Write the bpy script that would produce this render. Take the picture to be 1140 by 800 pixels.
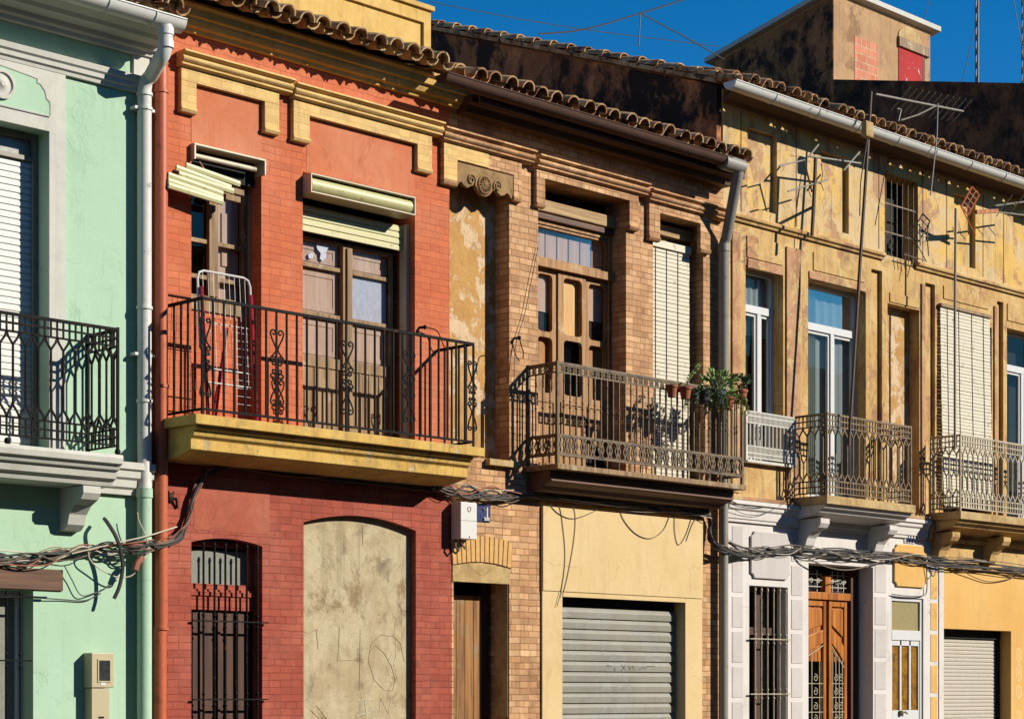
import bpy, bmesh, math, random
from mathutils import Vector, Matrix

random.seed(11)
R = math.radians
for _o in list(bpy.data.objects):
    bpy.data.objects.remove(_o, do_unlink=True)
SC = bpy.context.scene
COL = SC.collection

# ------------------------------------------------------------------ camera
D, H = 14.5, 1.7            # metres from the house fronts, eye height
cam_d = bpy.data.cameras.new('camera')
cam = bpy.data.objects.new('camera', cam_d)
COL.objects.link(cam)
cam.location = (0, -D, H)
cam.rotation_euler = (R(90), 0, R(-45))
cam_d.sensor_width = 36
cam_d.lens = 36 * 2230 / 1140
cam_d.shift_y = (770 - 400) / 1140
cam_d.clip_start = 0.1
cam_d.clip_end = 3000
SC.camera = cam

# ------------------------------------------------------------------ sky and sun
SUN_TRAVEL = Vector((-.73, 1.0, -.64)).normalized()
to_sun = -SUN_TRAVEL
W = bpy.data.worlds.new('World')
SC.world = W
W.use_nodes = True
wn = W.node_tree.nodes; wl = W.node_tree.links
for n in list(wn): wn.remove(n)
sky = wn.new('ShaderNodeTexSky'); sky.sky_type = 'NISHITA'
sky.sun_disc = False
sky.sun_elevation = math.asin(to_sun.z)
sky.sun_rotation = math.atan2(to_sun.x, to_sun.y)
sky.air_density = 1.0; sky.dust_density = 0.0; sky.ozone_density = 6.0
hs = wn.new('ShaderNodeHueSaturation'); hs.inputs['Saturation'].default_value = 1.3
bg = wn.new('ShaderNodeBackground'); bg.inputs['Strength'].default_value = 0.081
wo = wn.new('ShaderNodeOutputWorld')
wl.new(sky.outputs[0], hs.inputs['Color']); wl.new(hs.outputs[0], bg.inputs['Color']); wl.new(bg.outputs[0], wo.inputs['Surface'])
sun_d = bpy.data.lights.new('sun', 'SUN')
sun_d.energy = 5.0; sun_d.angle = R(0.5); sun_d.color = (1.0, .93, .82)
sun = bpy.data.objects.new('sun', sun_d); COL.objects.link(sun)
sun.location = (20, -30, 30)
sun.rotation_euler = SUN_TRAVEL.to_track_quat('-Z', 'Y').to_euler()
SC.view_settings.view_transform = 'Standard'
SC.view_settings.look = 'None'
SC.view_settings.exposure = 0.52
SC.view_settings.gamma = 1.0
SC.view_settings.use_curve_mapping = False
try:
    SC.cycles.max_bounces = 4; SC.cycles.transparent_max_bounces = 12
except Exception:
    pass

# ------------------------------------------------------------------ survey: a point read off the photograph, put on a real plane y
S2 = math.sqrt(.5)
def X(p, y=0.0): return (D + y) * (1660 + p) / (2800 - p)
def Z(p, q, y=0.0): return H + (770 - q) * (D + y) / S2 / (2800 - p)
def P(p, q, y=0.0): return Vector((X(p, y), y, Z(p, q, y)))

# ------------------------------------------------------------------ materials
def lin(c):
    c /= 255.0
    return c / 12.92 if c <= .04045 else ((c + .055) / 1.055) ** 2.4
def col(r, g, b, k=1.62):
    return (lin(r) / k, lin(g) / k, lin(b) / k, 1)

class NT:
    def __init__(s, name):
        s.m = bpy.data.materials.new(name); s.m.use_nodes = True
        s.t = s.m.node_tree; s.n = s.t.nodes; s.l = s.t.links
        s.b = s.n['Principled BSDF']
        g = s.n.new('ShaderNodeNewGeometry'); s.pos = g.outputs['Position']
    def link(s, a, b): s.l.new(a, b)
    def setin(s, sock, v):
        if hasattr(v, 'links'): s.l.new(v, sock)
        else: sock.default_value = v
    def mapv(s, v, sc):
        n = s.n.new('ShaderNodeVectorMath'); n.operation = 'MULTIPLY'
        s.link(v, n.inputs[0]); n.inputs[1].default_value = sc; return n.outputs[0]
    def noise(s, v, scale, detail=6, rough=.6, dist=0):
        n = s.n.new('ShaderNodeTexNoise'); s.link(v, n.inputs['Vector'])
        n.inputs['Scale'].default_value = scale; n.inputs['Detail'].default_value = min(detail, 7) if detail > 6 else min(detail, 4)
        n.inputs['Roughness'].default_value = rough; n.inputs['Distortion'].default_value = dist
        return n.outputs[0]
    def ramp(s, f, a, b, va=0.0, vb=1.0):
        n = s.n.new('ShaderNodeMapRange'); s.link(f, n.inputs[0])
        n.inputs[1].default_value = a; n.inputs[2].default_value = b
        n.inputs[3].default_value = va; n.inputs[4].default_value = vb
        return n.outputs[0]
    def mix(s, f, a, b, mode='MIX'):
        n = s.n.new('ShaderNodeMix'); n.data_type = 'RGBA'; n.blend_type = mode
        s.setin(n.inputs[0], f); s.setin(n.inputs[6], a); s.setin(n.inputs[7], b)
        return n.outputs[2]
    def math(s, op, a, b):
        n = s.n.new('ShaderNodeMath'); n.operation = op
        s.setin(n.inputs[0], a); s.setin(n.inputs[1], b); return n.outputs[0]
    def bump(s, h, strength, dist=.01, prev=None):
        n = s.n.new('ShaderNodeBump'); n.inputs['Strength'].default_value = strength
        n.inputs['Distance'].default_value = dist; s.link(h, n.inputs['Height'])
        if prev is not None: s.link(prev, n.inputs['Normal'])
        return n.outputs[0]
    def gray(s, f):
        n = s.n.new('ShaderNodeCombineColor')
        for i in range(3): s.link(f, n.inputs[i])
        return n.outputs[0]
    def wallvec(s):
        sp = s.n.new('ShaderNodeSeparateXYZ'); s.link(s.pos, sp.inputs[0])
        u = s.math('ADD', sp.outputs[0], sp.outputs[1])
        cb = s.n.new('ShaderNodeCombineXYZ'); s.link(u, cb.inputs[0]); s.link(sp.outputs[2], cb.inputs[1])
        return cb.outputs[0]
    def out(s, c, rough=.8, normal=None, metal=0, spec=.3):
        s.setin(s.b.inputs['Base Color'], c); s.setin(s.b.inputs['Roughness'], rough)
        s.b.inputs['Metallic'].default_value = metal
        s.b.inputs['Specular IOR Level'].default_value = spec
        if normal is not None: s.link(normal, s.b.inputs['Normal'])
        return s.m

def plaster(name, c1, c2=None, scale=.9, lo=.42, hi=.62, c3=None, s3=2.5, lo3=.56, hi3=.64,
            streak=.25, fine=.14, bump=.35, rough=.85, dirt=(.08, .06, .04, 1), dirt_amt=.25, runs=.35, crack=.5, chips=0.0, chipc=None):
    t = NT(name)
    c = c1; nb = None
    warp = t.n.new('ShaderNodeVectorMath'); warp.operation = 'ADD'
    t.link(t.pos, warp.inputs[0])
    nc = t.n.new('ShaderNodeTexNoise'); t.link(t.pos, nc.inputs['Vector']); nc.inputs['Scale'].default_value = 3.0; nc.inputs['Detail'].default_value = 4
    wsc = t.n.new('ShaderNodeVectorMath'); wsc.operation = 'SCALE'; wsc.inputs['Scale'].default_value = .25
    t.link(nc.outputs['Color'], wsc.inputs[0]); t.link(wsc.outputs[0], warp.inputs[1]); wp = warp.outputs[0]
    if c2: c = t.mix(t.ramp(t.noise(wp, scale, 9, .68), lo, hi), c1, c2)
    if c3:
        f3 = t.ramp(t.noise(t.mapv(wp, (1, 1, .7)), s3, 12, .74, .3), lo3, hi3)
        c = t.mix(f3, c, c3)
        nb = t.bump(t.ramp(f3, 0, 1, 1, 0), .5, .006)
    if streak:
        f = t.ramp(t.noise(t.mapv(wp, (5, 5, .35)), 1.6, 6, .6), .52, .78, 0, streak)
        c = t.mix(f, c, dirt)
    if runs and streak:
        # thin rain runs, only where a broad patch lets them show
        f = t.ramp(t.noise(t.mapv(t.pos, (17, 17, .55)), 1.0, 5, .65), .55, .70, 0, min(.8, streak * 2.2) * runs * 2)
        g = t.ramp(t.noise(t.pos, .9, 4, .6), .42, .62)
        c = t.mix(t.math('MULTIPLY', f, g), c, dirt)
    if dirt_amt:
        f = t.ramp(t.noise(wp, 2.3, 11, .74, .4), .55, .72, 0, dirt_amt)
        c = t.mix(f, c, dirt)
        f = t.ramp(t.noise(wp, 13, 8, .7), .62, .74, 0, min(.8, dirt_amt * 1.2))
        c = t.mix(f, c, dirt)
    if crack and streak:
        vo = t.n.new('ShaderNodeTexVoronoi'); vo.feature = 'DISTANCE_TO_EDGE'; vo.inputs['Scale'].default_value = 1.15
        t.link(wp, vo.inputs['Vector'])
        f = t.ramp(vo.outputs['Distance'], .002, .0065, 1, 0)
        g = t.ramp(t.noise(t.pos, 1.1, 5, .6), .5, .58, 0, crack)
        c = t.mix(t.math('MULTIPLY', f, g), c, dirt)
    if chips:
        f = t.ramp(t.noise(wp, 7, 9, .7), .72 - chips * .1, .735 - chips * .1)
        c = t.mix(f, c, chipc or (.42, .36, .28, 1))
        nb = t.bump(t.ramp(f, 0, 1, 1, 0), .6, .004, nb)
    fn = t.noise(t.pos, 38, 4, .7)
    c = t.mix(1.0, c, t.gray(t.ramp(fn, .2, .8, 1 - fine, 1 + fine)), 'MULTIPLY')
    nb = t.bump(t.noise(t.pos, 9, 8, .65), bump, .012, nb)
    nb = t.bump(t.noise(t.pos, 1.7, 3, .5), bump * .7, .05, nb)
    nb = t.bump(fn, bump * .5, .003, nb)
    return t.out(c, rough, nb)

def bricks(name, a, b, mortar, bw=.25, rh=.065, ms=.0065, mort_amt=1.0, bump=.6, var=None, streak=.25, dirt=(.06, .04, .03, 1), soot=.3, smooth=.25, spread=.14, flake=None):
    t = NT(name)
    v = t.wallvec()
    vv = t.n.new('ShaderNodeVectorMath'); vv.operation = 'ADD'
    nc = t.n.new('ShaderNodeTexNoise'); t.link(t.pos, nc.inputs['Vector']); nc.inputs['Scale'].default_value = 5; nc.inputs['Detail'].default_value = 5
    sc = t.n.new('ShaderNodeVectorMath'); sc.operation = 'SCALE'
    t.link(nc.outputs['Color'], sc.inputs[0]); sc.inputs['Scale'].default_value = .022
    t.link(v, vv.inputs[0]); t.link(sc.outputs[0], vv.inputs[1])
    br = t.n.new('ShaderNodeTexBrick'); t.link(vv.outputs[0], br.inputs['Vector'])
    br.squash = .5; br.squash_frequency = 3; br.offset = .5
    br.inputs['Scale'].default_value = 1; br.inputs['Brick Width'].default_value = bw
    br.inputs['Row Height'].default_value = rh; br.inputs['Mortar Size'].default_value = ms
    br.inputs['Mortar Smooth'].default_value = smooth; br.inputs['Bias'].default_value = 0
    br.inputs['Color1'].default_value = a; br.inputs['Color2'].default_value = b
    br.inputs['Mortar'].default_value = b
    c = br.outputs['Color']
    fac = t.math('MULTIPLY', br.outputs['Fac'], t.ramp(t.noise(t.pos, 4.5, 8, .7), .36, .56, .25, 1))
    if var: c = t.mix(t.ramp(t.noise(t.pos, 1.3, 9, .7), .45, .66, 0, .85), c, var)
    wv = t.n.new('ShaderNodeTexWhiteNoise'); wv.noise_dimensions = '2D'
    sn = t.n.new('ShaderNodeVectorMath'); sn.operation = 'SNAP'
    t.link(vv.outputs[0], sn.inputs[0]); sn.inputs[1].default_value = (bw / 2, rh, 1)
    t.link(sn.outputs[0], wv.inputs['Vector'])
    c = t.mix(1.0, c, t.gray(t.ramp(wv.outputs['Value'], 0, 1, 1 - spread, 1 + spread * .7)), 'MULTIPLY')
    c = t.mix(t.math('MULTIPLY', fac, mort_amt), c, mortar)
    if flake:
        f = t.ramp(t.noise(t.pos, 6, 10, .75), .64, .68)
        c = t.mix(t.math('MULTIPLY', f, .8), c, flake)
    if streak:
        f = t.ramp(t.noise(t.mapv(t.pos, (4, 4, .4)), 1.4, 6, .6), .52, .8, 0, streak)
        c = t.mix(f, c, dirt)
        f = t.ramp(t.noise(t.mapv(t.pos, (15, 15, .6)), 1.0, 5, .65), .55, .72, 0, streak * 1.5)
        g = t.ramp(t.noise(t.pos, 1.0, 4, .6), .44, .62)
        c = t.mix(t.math('MULTIPLY', f, g), c, dirt)
    if soot:
        c = t.mix(t.ramp(t.noise(t.pos, 2.6, 11, .75, .5), .54, .76, 0, soot), c, dirt)
        c = t.mix(t.ramp(t.noise(t.pos, 15, 8, .7), .62, .76, 0, soot), c, dirt)
    fn = t.noise(t.pos, 45, 4, .7)
    c = t.mix(1.0, c, t.gray(t.ramp(fn, .2, .8, .85, 1.14)), 'MULTIPLY')
    nb = t.bump(t.ramp(fac, 0, 1, 1, 0), bump, .008)
    nb = t.bump(t.noise(t.pos, 14, 8, .7), .45, .009, nb)
    nb = t.bump(wv.outputs['Value'], .12, .006, nb)
    return t.out(c, .85, nb)

def paint(name, c, rough=.5, metal=0, fine=.1, rust=0, bump=.1, spec=.4, rustc=(.10, .035, .012, 1), scale=9):
    t = NT(name)
    fn = t.noise(t.pos, 24, 5, .65)
    cc = t.mix(1.0, c, t.gray(t.ramp(fn, .2, .8, 1 - fine, 1 + fine)), 'MULTIPLY')
    if rust:
        cc = t.mix(t.ramp(t.noise(t.pos, scale, 8, .7), .60 - rust * .25, .75 - rust * .2), cc, rustc)
    nb = t.bump(t.noise(t.pos, 30, 5, .6), bump, .004)
    return t.out(cc, t.ramp(fn, .2, .8, max(.05, rough - .08), rough + .08), nb, metal, spec)

def wood(name, a, b, rough=.65, grain=.5, axis=2, worn=None, worn_lo=.55, scale=1.0):
    t = NT(name)
    s = [26, 26, 26]; s[axis] = 1.3
    g = t.noise(t.mapv(t.pos, tuple(s)), scale, 6, .6, .3)
    c = t.mix(t.ramp(g, .35, .68), a, b)
    if worn:
        c = t.mix(t.ramp(t.noise(t.pos, 3.5, 8, .7), worn_lo, worn_lo + .14), c, worn)
    return t.out(c, rough, t.bump(g, grain, .005), 0, .35)

def glass(name, tint=(.82, .86, .86, 1), refl=.16, rough=.015):
    t = NT(name)
    n = t.n
    tr = n.new('ShaderNodeBsdfTransparent'); tr.inputs[0].default_value = tint
    gl = n.new('ShaderNodeBsdfGlossy'); gl.inputs['Roughness'].default_value = rough
    gl.inputs['Color'].default_value = (.90, .76, .60, 1)
    lw = n.new('ShaderNodeLayerWeight'); lw.inputs['Blend'].default_value = .25
    f = t.ramp(lw.outputs['Fresnel'], 0, 1, refl, .55)
    bm = t.bump(t.noise(t.pos, 2.2, 2, .5), .06, .03)
    t.link(bm, gl.inputs['Normal'])
    mx = n.new('ShaderNodeMixShader'); t.link(f, mx.inputs[0]); t.link(tr.outputs[0], mx.inputs[1]); t.link(gl.outputs[0], mx.inputs[2])
    o = [q for q in n if q.type == 'OUTPUT_MATERIAL'][0]
    n.remove(t.b); t.link(mx.outputs[0], o.inputs['Surface'])
    return t.m

M = {}
M['mint'] = plaster('mint_plaster', col(188, 223, 189), col(194, 228, 197), .7, c3=col(181, 217, 184), s3=1.2, lo3=.55, hi3=.64, streak=.08, dirt_amt=.06, fine=.05, bump=.2, dirt=(.16, .23, .15, 1), runs=.5, crack=.4)
M['mint_trim'] = plaster('mint_trim_plaster', col(226, 224, 211), col(216, 214, 202), 1.2, streak=.14, dirt_amt=.2, fine=.05, bump=.18, dirt=(.16, .14, .11, 1), crack=0)
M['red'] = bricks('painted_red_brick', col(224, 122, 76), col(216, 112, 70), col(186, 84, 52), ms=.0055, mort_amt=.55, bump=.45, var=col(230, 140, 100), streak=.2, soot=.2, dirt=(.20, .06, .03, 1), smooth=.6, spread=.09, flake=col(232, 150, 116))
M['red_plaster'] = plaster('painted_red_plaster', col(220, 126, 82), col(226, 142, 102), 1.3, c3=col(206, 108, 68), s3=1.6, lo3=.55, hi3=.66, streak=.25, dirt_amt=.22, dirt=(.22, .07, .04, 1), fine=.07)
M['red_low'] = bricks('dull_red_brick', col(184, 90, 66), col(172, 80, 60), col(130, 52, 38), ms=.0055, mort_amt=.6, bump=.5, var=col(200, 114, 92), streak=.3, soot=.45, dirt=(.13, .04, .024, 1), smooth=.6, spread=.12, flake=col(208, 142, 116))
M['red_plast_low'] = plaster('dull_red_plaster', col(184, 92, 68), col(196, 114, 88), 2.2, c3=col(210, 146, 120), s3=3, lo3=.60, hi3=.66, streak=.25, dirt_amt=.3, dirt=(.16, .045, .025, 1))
M['red_pipe'] = paint('red_pipe_paint', col(210, 106, 66), .45, rust=.1)
M['yellow'] = plaster('yellow_paint', col(243, 202, 120), col(232, 188, 100), 2.0, streak=.35, dirt_amt=.4, fine=.08, dirt=(.16, .09, .03, 1), bump=.3, crack=.5)
M['yellow_slab'] = plaster('yellow_slab_paint', col(238, 198, 108), col(224, 178, 86), 2.6, c3=col(216, 194, 148), s3=5, lo3=.58, hi3=.62, streak=.4, dirt_amt=.75, dirt=(.09, .065, .03, 1), bump=.5, chips=.6, chipc=col(170, 150, 118))
M['yellow_brick'] = bricks('painted_yellow_brick', col(246, 208, 136), col(242, 200, 126), col(222, 176, 100), ms=.005, mort_amt=.55, streak=.2, soot=.2, dirt=(.25, .15, .05, 1), bump=.35, smooth=.6)
M['brick'] = bricks('tan_brick', col(244, 198, 146), col(208, 156, 106), col(144, 98, 58), ms=.0055, mort_amt=.8, var=col(204, 148, 104), streak=.4, soot=.55, dirt=(.075, .042, .024, 1), bump=.5, spread=.22)
M['fan'] = paint('orange_brick', col(232, 180, 106), .8, fine=.22, bump=.5)
M['joint'] = paint('dark_mortar', col(110, 72, 42), .9)
M['stone'] = plaster('lintel_plaster', col(218, 188, 130), col(194, 158, 100), 4, dirt_amt=.7, streak=.4, bump=.7, chips=.5, dirt=(.1, .07, .04, 1))
M['cream'] = plaster('cream_plaster', col(244, 214, 158), col(238, 206, 146), .8, streak=.16, dirt_amt=.22, fine=.05, bump=.18, dirt=(.24, .15, .07, 1), crack=.4, chips=.3, chipc=col(214, 180, 120))
M['orange'] = plaster('orange_paint', col(247, 197, 114), col(241, 186, 100), .8, streak=.2, dirt_amt=.22, fine=.05, bump=.18, dirt=(.28, .16, .07, 1), crack=.4, chips=.3, chipc=col(222, 190, 150))
M['white_wall'] = plaster('white_wall_paint', col(243, 237, 229), col(236, 228, 220), .9, streak=.2, dirt_amt=.22, fine=.05, bump=.22, dirt=(.2, .165, .13, 1), crack=.4, chips=.4, chipc=col(206, 192, 172))
M['lilac'] = plaster('pale_grey_paint', col(224, 216, 210), col(214, 206, 200), .9, streak=.16, dirt_amt=.18, fine=.05, bump=.18, dirt=(.2, .17, .14, 1), crack=.3)
M['old_yellow'] = plaster('old_yellow_render', col(232, 196, 130), col(218, 174, 104), 1.8, lo=.42, hi=.56, c3=col(196, 144, 102), s3=2.4, lo3=.55, hi3=.59, streak=.55, dirt_amt=.7, fine=.2, bump=.6, dirt=(.13, .085, .05, 1), runs=.5, crack=.8, chips=.5, chipc=col(226, 206, 166))
M['old_yellow2'] = plaster('old_yellow_frieze', col(238, 194, 102), col(228, 198, 146), 1.5, lo=.42, hi=.54, c3=col(198, 154, 112), s3=2.2, lo3=.54, hi3=.59, streak=.6, dirt_amt=.6, fine=.16, bump=.5, dirt=(.16, .10, .05, 1), runs=.55, crack=.8, chips=.4, chipc=col(226, 206, 170))
M['pink_old'] = plaster('bare_pinkish_render', col(214, 164, 120), col(188, 136, 96), 3.0, lo=.44, hi=.56, c3=col(226, 190, 128), s3=4, lo3=.54, hi3=.58, streak=.5, dirt_amt=.6, fine=.24, bump=.9, dirt=(.12, .08, .05, 1), chips=.5)
M['niche'] = plaster('peeling_ochre', col(214, 164, 92), col(196, 142, 74), 2.2, c3=col(234, 202, 160), s3=4.5, lo3=.50, hi3=.53, streak=.5, dirt_amt=.5, fine=.2, bump=.6, dirt=(.18, .10, .05, 1), chips=.5, chipc=col(240, 216, 180))
M['infill'] = plaster('bare_cement_render', col(212, 196, 158), col(196, 176, 136), 2.2, lo=.44, hi=.58, c3=col(160, 136, 100), s3=2.2, lo3=.55, hi3=.64, streak=.35, dirt_amt=.85, fine=.16, bump=.8, dirt=(.11, .085, .055, 1), crack=.8)
M['brown_wall'] = plaster('brown_render', col(204, 162, 116), col(188, 146, 100), 1.2, streak=.4, dirt_amt=.5, c3=col(158, 120, 80), s3=1.6, lo3=.55, hi3=.62, dirt=(.12, .08, .05, 1))
M['dark_wall'] = plaster('shade_darkened_render', col(150, 98, 60), col(110, 72, 44), 1.4, lo=.44, hi=.58, c3=col(36, 24, 16), s3=1.1, lo3=.46, hi3=.56, streak=.5, dirt_amt=.7, bump=.8, dirt=(.008, .006, .005, 1))  # shade of the left-facing wall is put into this dark colour
M['pelmet'] = plaster('weathered_carved_plaster', col(176, 140, 92), col(140, 106, 66), 5, dirt_amt=.7, streak=.4, bump=.7, chips=.5, dirt=(.06, .045, .03, 1))
M['gable'] = plaster('mottled_gable_render', col(224, 146, 88), col(176, 112, 66), 1.3, lo=.42, hi=.58, c3=col(58, 38, 24), s3=.9, lo3=.46, hi3=.54, streak=.6, dirt_amt=.8, bump=1.0, dirt=(.012, .008, .006, 1), chips=.5, chipc=col(196, 150, 112))
M['clay'] = plaster('old_clay_tile', col(222, 182, 130), col(180, 128, 84), 3.2, lo=.44, hi=.54, c3=col(92, 70, 50), s3=6, lo3=.53, hi3=.58, streak=0, dirt_amt=.7, fine=.28, bump=.7, dirt=(.05, .04, .025, 1))
M['clay_pale'] = plaster('pale_clay_tile', col(226, 194, 140), col(190, 148, 98), 3.2, lo=.44, hi=.54, c3=col(104, 84, 60), s3=6, lo3=.54, hi3=.6, streak=0, dirt_amt=.65, fine=.26, bump=.7, dirt=(.05, .04, .025, 1))
M['soffit'] = wood('soffit_boards', col(120, 80, 46), col(88, 56, 32), axis=0)
M['iron'] = paint('black_iron', (.005, .0045, .004, 1), .7, rust=.05, spec=.12)
M['iron_brown'] = paint('brown_iron', col(128, 106, 74), .65, fine=.28, rust=.5, rustc=(.03, .018, .01, 1), scale=12)
M['iron_tan'] = paint('tan_iron', col(142, 116, 74), .65, fine=.25, rust=.5, rustc=(.04, .022, .011, 1), scale=12)
M['iron_pale'] = paint('pale_iron', col(196, 182, 152), .6, fine=.2, rust=.3, rustc=(.09, .055, .03, 1), scale=12)
M['iron_white'] = paint('white_iron', col(226, 222, 208), .55, fine=.1, rust=.08)
M['wood_grey'] = wood('weathered_wood', col(176, 142, 94), col(118, 86, 52), worn=col(200, 180, 142), worn_lo=.55)
M['wood_brown'] = wood('old_brown_wood', col(206, 154, 90), col(136, 90, 48), worn=col(216, 182, 130), worn_lo=.56)
M['wood_board'] = wood('pale_inner_board', col(226, 196, 170), col(200, 164, 138), worn=col(218, 204, 192), worn_lo=.6)
M['wood_warm'] = wood('warm_inner_board', col(240, 194, 124), col(220, 164, 94))
M['wood_orange'] = wood('varnished_wood', col(222, 140, 46), col(150, 76, 18), .4, .3)
M['wood_plank'] = wood('plank_door_wood', col(196, 136, 64), col(110, 72, 36), worn=col(158, 136, 100), worn_lo=.52)
M['wood_lintel'] = wood('old_lintel_wood', col(128, 88, 60), col(76, 50, 36), axis=0)
M['wood_lintel_pale'] = wood('pale_lintel_wood', col(206, 172, 112), col(150, 110, 64), axis=0)
M['wood_dark'] = wood('dark_brown_wood', col(96, 56, 34), col(56, 30, 18))
M['glass'] = glass('window_glass', (.7, .76, .78, 1), .07)
M['glass_old'] = glass('old_window_glass', (.88, .88, .9, 1), .03, .03)
M['glass_dark'] = glass('dark_window_glass', (.3, .34, .36, 1), .05)
M['frosted'] = paint('frosted_glass', col(150, 152, 140), .25, spec=.6)
M['frosted_green'] = paint('olive_frosted_glass', col(176, 160, 110), .25, spec=.6)
M['amber'] = plaster('amber_textured_glass', col(178, 126, 30), col(120, 78, 14), 8, streak=.3, dirt_amt=.2, fine=.35, rough=.25, bump=.8)
M['newspaper'] = paint('whitewashed_paper', col(206, 212, 226), .9, fine=.2, bump=.2)
M['pvc'] = paint('white_window_frame', col(236, 236, 234), .35, fine=.03)
M['slat_white'] = paint('white_slats', col(238, 236, 228), .5, fine=.04)
M['slat_blind'] = paint('white_wooden_slats', col(238, 228, 200), .6, fine=.08, rust=.03)
M['slat_cream'] = paint('cream_slats', col(214, 208, 150), .45, fine=.07, rust=.02)
M['cream_metal'] = paint('cream_metal', col(222, 208, 176), .45, fine=.06, rust=.04)
M['steel'] = plaster('shutter_steel', col(158, 154, 138), col(146, 143, 130), 2, c3=col(160, 162, 158), s3=2.5, lo3=.52, hi3=.66, streak=.3, dirt_amt=.3, fine=.06, bump=.1, rough=.5, dirt=(.14, .11, .07, 1), crack=0)
M['steel_pale'] = paint('pale_shutter', col(206, 196, 178), .5, fine=.08)
M['zinc'] = paint('white_gutter_metal', col(240, 238, 228), .45, fine=.05, rust=.02)
M['pipe_grey'] = paint('grey_pipe', col(156, 150, 138), .5, fine=.08, rust=.08)
M['rust'] = paint('rusty_gutter', col(92, 60, 42), .85, fine=.3, rust=.5, rustc=(.05, .02, .012, 1), bump=.4)
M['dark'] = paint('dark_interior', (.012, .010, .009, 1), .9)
M['shell'] = paint('inner_wall', (.10, .085, .07, 1), .9)
M['terracotta'] = paint('terracotta', col(176, 96, 62), .8, fine=.15)
M['pot_dark'] = paint('dark_plastic', col(66, 62, 62), .5)
M['pot_blue'] = paint('grey_blue_plastic', col(120, 138, 160), .5)
M['leaf'] = paint('leaf_green', (.15, .24, .05, 1), .55, fine=.4, scale=5)
M['leaf_dark'] = paint('leaf_dark_green', (.045, .08, .025, 1), .55, fine=.4)
M['leaf_yel'] = paint('leaf_yellow_green', (.17, .2, .045, 1), .55, fine=.4)
M['cable'] = paint('black_cable', (.03, .028, .026, 1), .55)
M['cable_grey'] = paint('grey_cable', col(120, 106, 88), .6)
M['cable_white'] = paint('white_cable', col(226, 214, 190), .6)
M['cable_red'] = paint('reddish_cable', col(176, 104, 76), .6)
M['box_beige'] = paint('beige_plastic', col(204, 190, 150), .5, fine=.04)
M['box_white'] = paint('white_plastic', col(236, 234, 226), .45, fine=.03)
M['screen'] = paint('meter_window', (.03, .032, .034, 1), .15, spec=.6, fine=.4)
M['tile_blue'] = paint('blue_glaze', col(44, 56, 110), .3, fine=.2, spec=.5)
M['tile_white'] = paint('white_glaze', col(226, 224, 222), .2, fine=.05, spec=.6)
M['red_paint'] = plaster('worn_red_paint', col(198, 30, 26), col(172, 20, 20), 3, streak=0, dirt_amt=0, rough=.8, fine=.06, bump=.1, chips=1.0, chipc=(.5, .42, .4, 1))
M['pane_sheen'] = paint('pane_sheen_sheet', col(190, 192, 188), .95, fine=.08)  # grey for a sheet imitating dull sky reflection in the panes
M['tube_red'] = paint('red_tube', col(178, 24, 40), .35, fine=.05)
M['tube_white'] = paint('white_tube', col(232, 230, 224), .35, fine=.03)
M['alu'] = paint('dull_aluminium', col(150, 142, 126), .5, fine=.1, rust=.1)
M['mast'] = paint('rusty_mast', col(90, 66, 44), .6, fine=.2, rust=.4)
M['mast_red'] = paint('galvanised_mast', col(150, 140, 130), .6, fine=.2)
M['curtain'] = paint('pale_curtain', col(206, 212, 200), .9, fine=.05)
M['brick_patch'] = bricks('bare_red_brick', col(232, 150, 114), col(220, 132, 98), col(226, 190, 150), bw=.28, rh=.14, ms=.012, soot=.2)
M['scratch'] = paint('scratch_line', col(162, 138, 100), .9)
M['chalk'] = paint('chalk_line', col(228, 218, 192), .9)
M['ghost'] = paint('faded_letter_paint', col(246, 206, 136), .85, fine=.06)
M['asphalt'] = plaster('asphalt', (.05, .05, .052, 1), (.06, .06, .06, 1), .8, streak=0, dirt_amt=.1)
M['paving'] = bricks('paving_slabs', col(150, 144, 134), col(140, 134, 124), col(96, 92, 86), bw=.4, rh=.4, ms=.01, streak=0)

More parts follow.
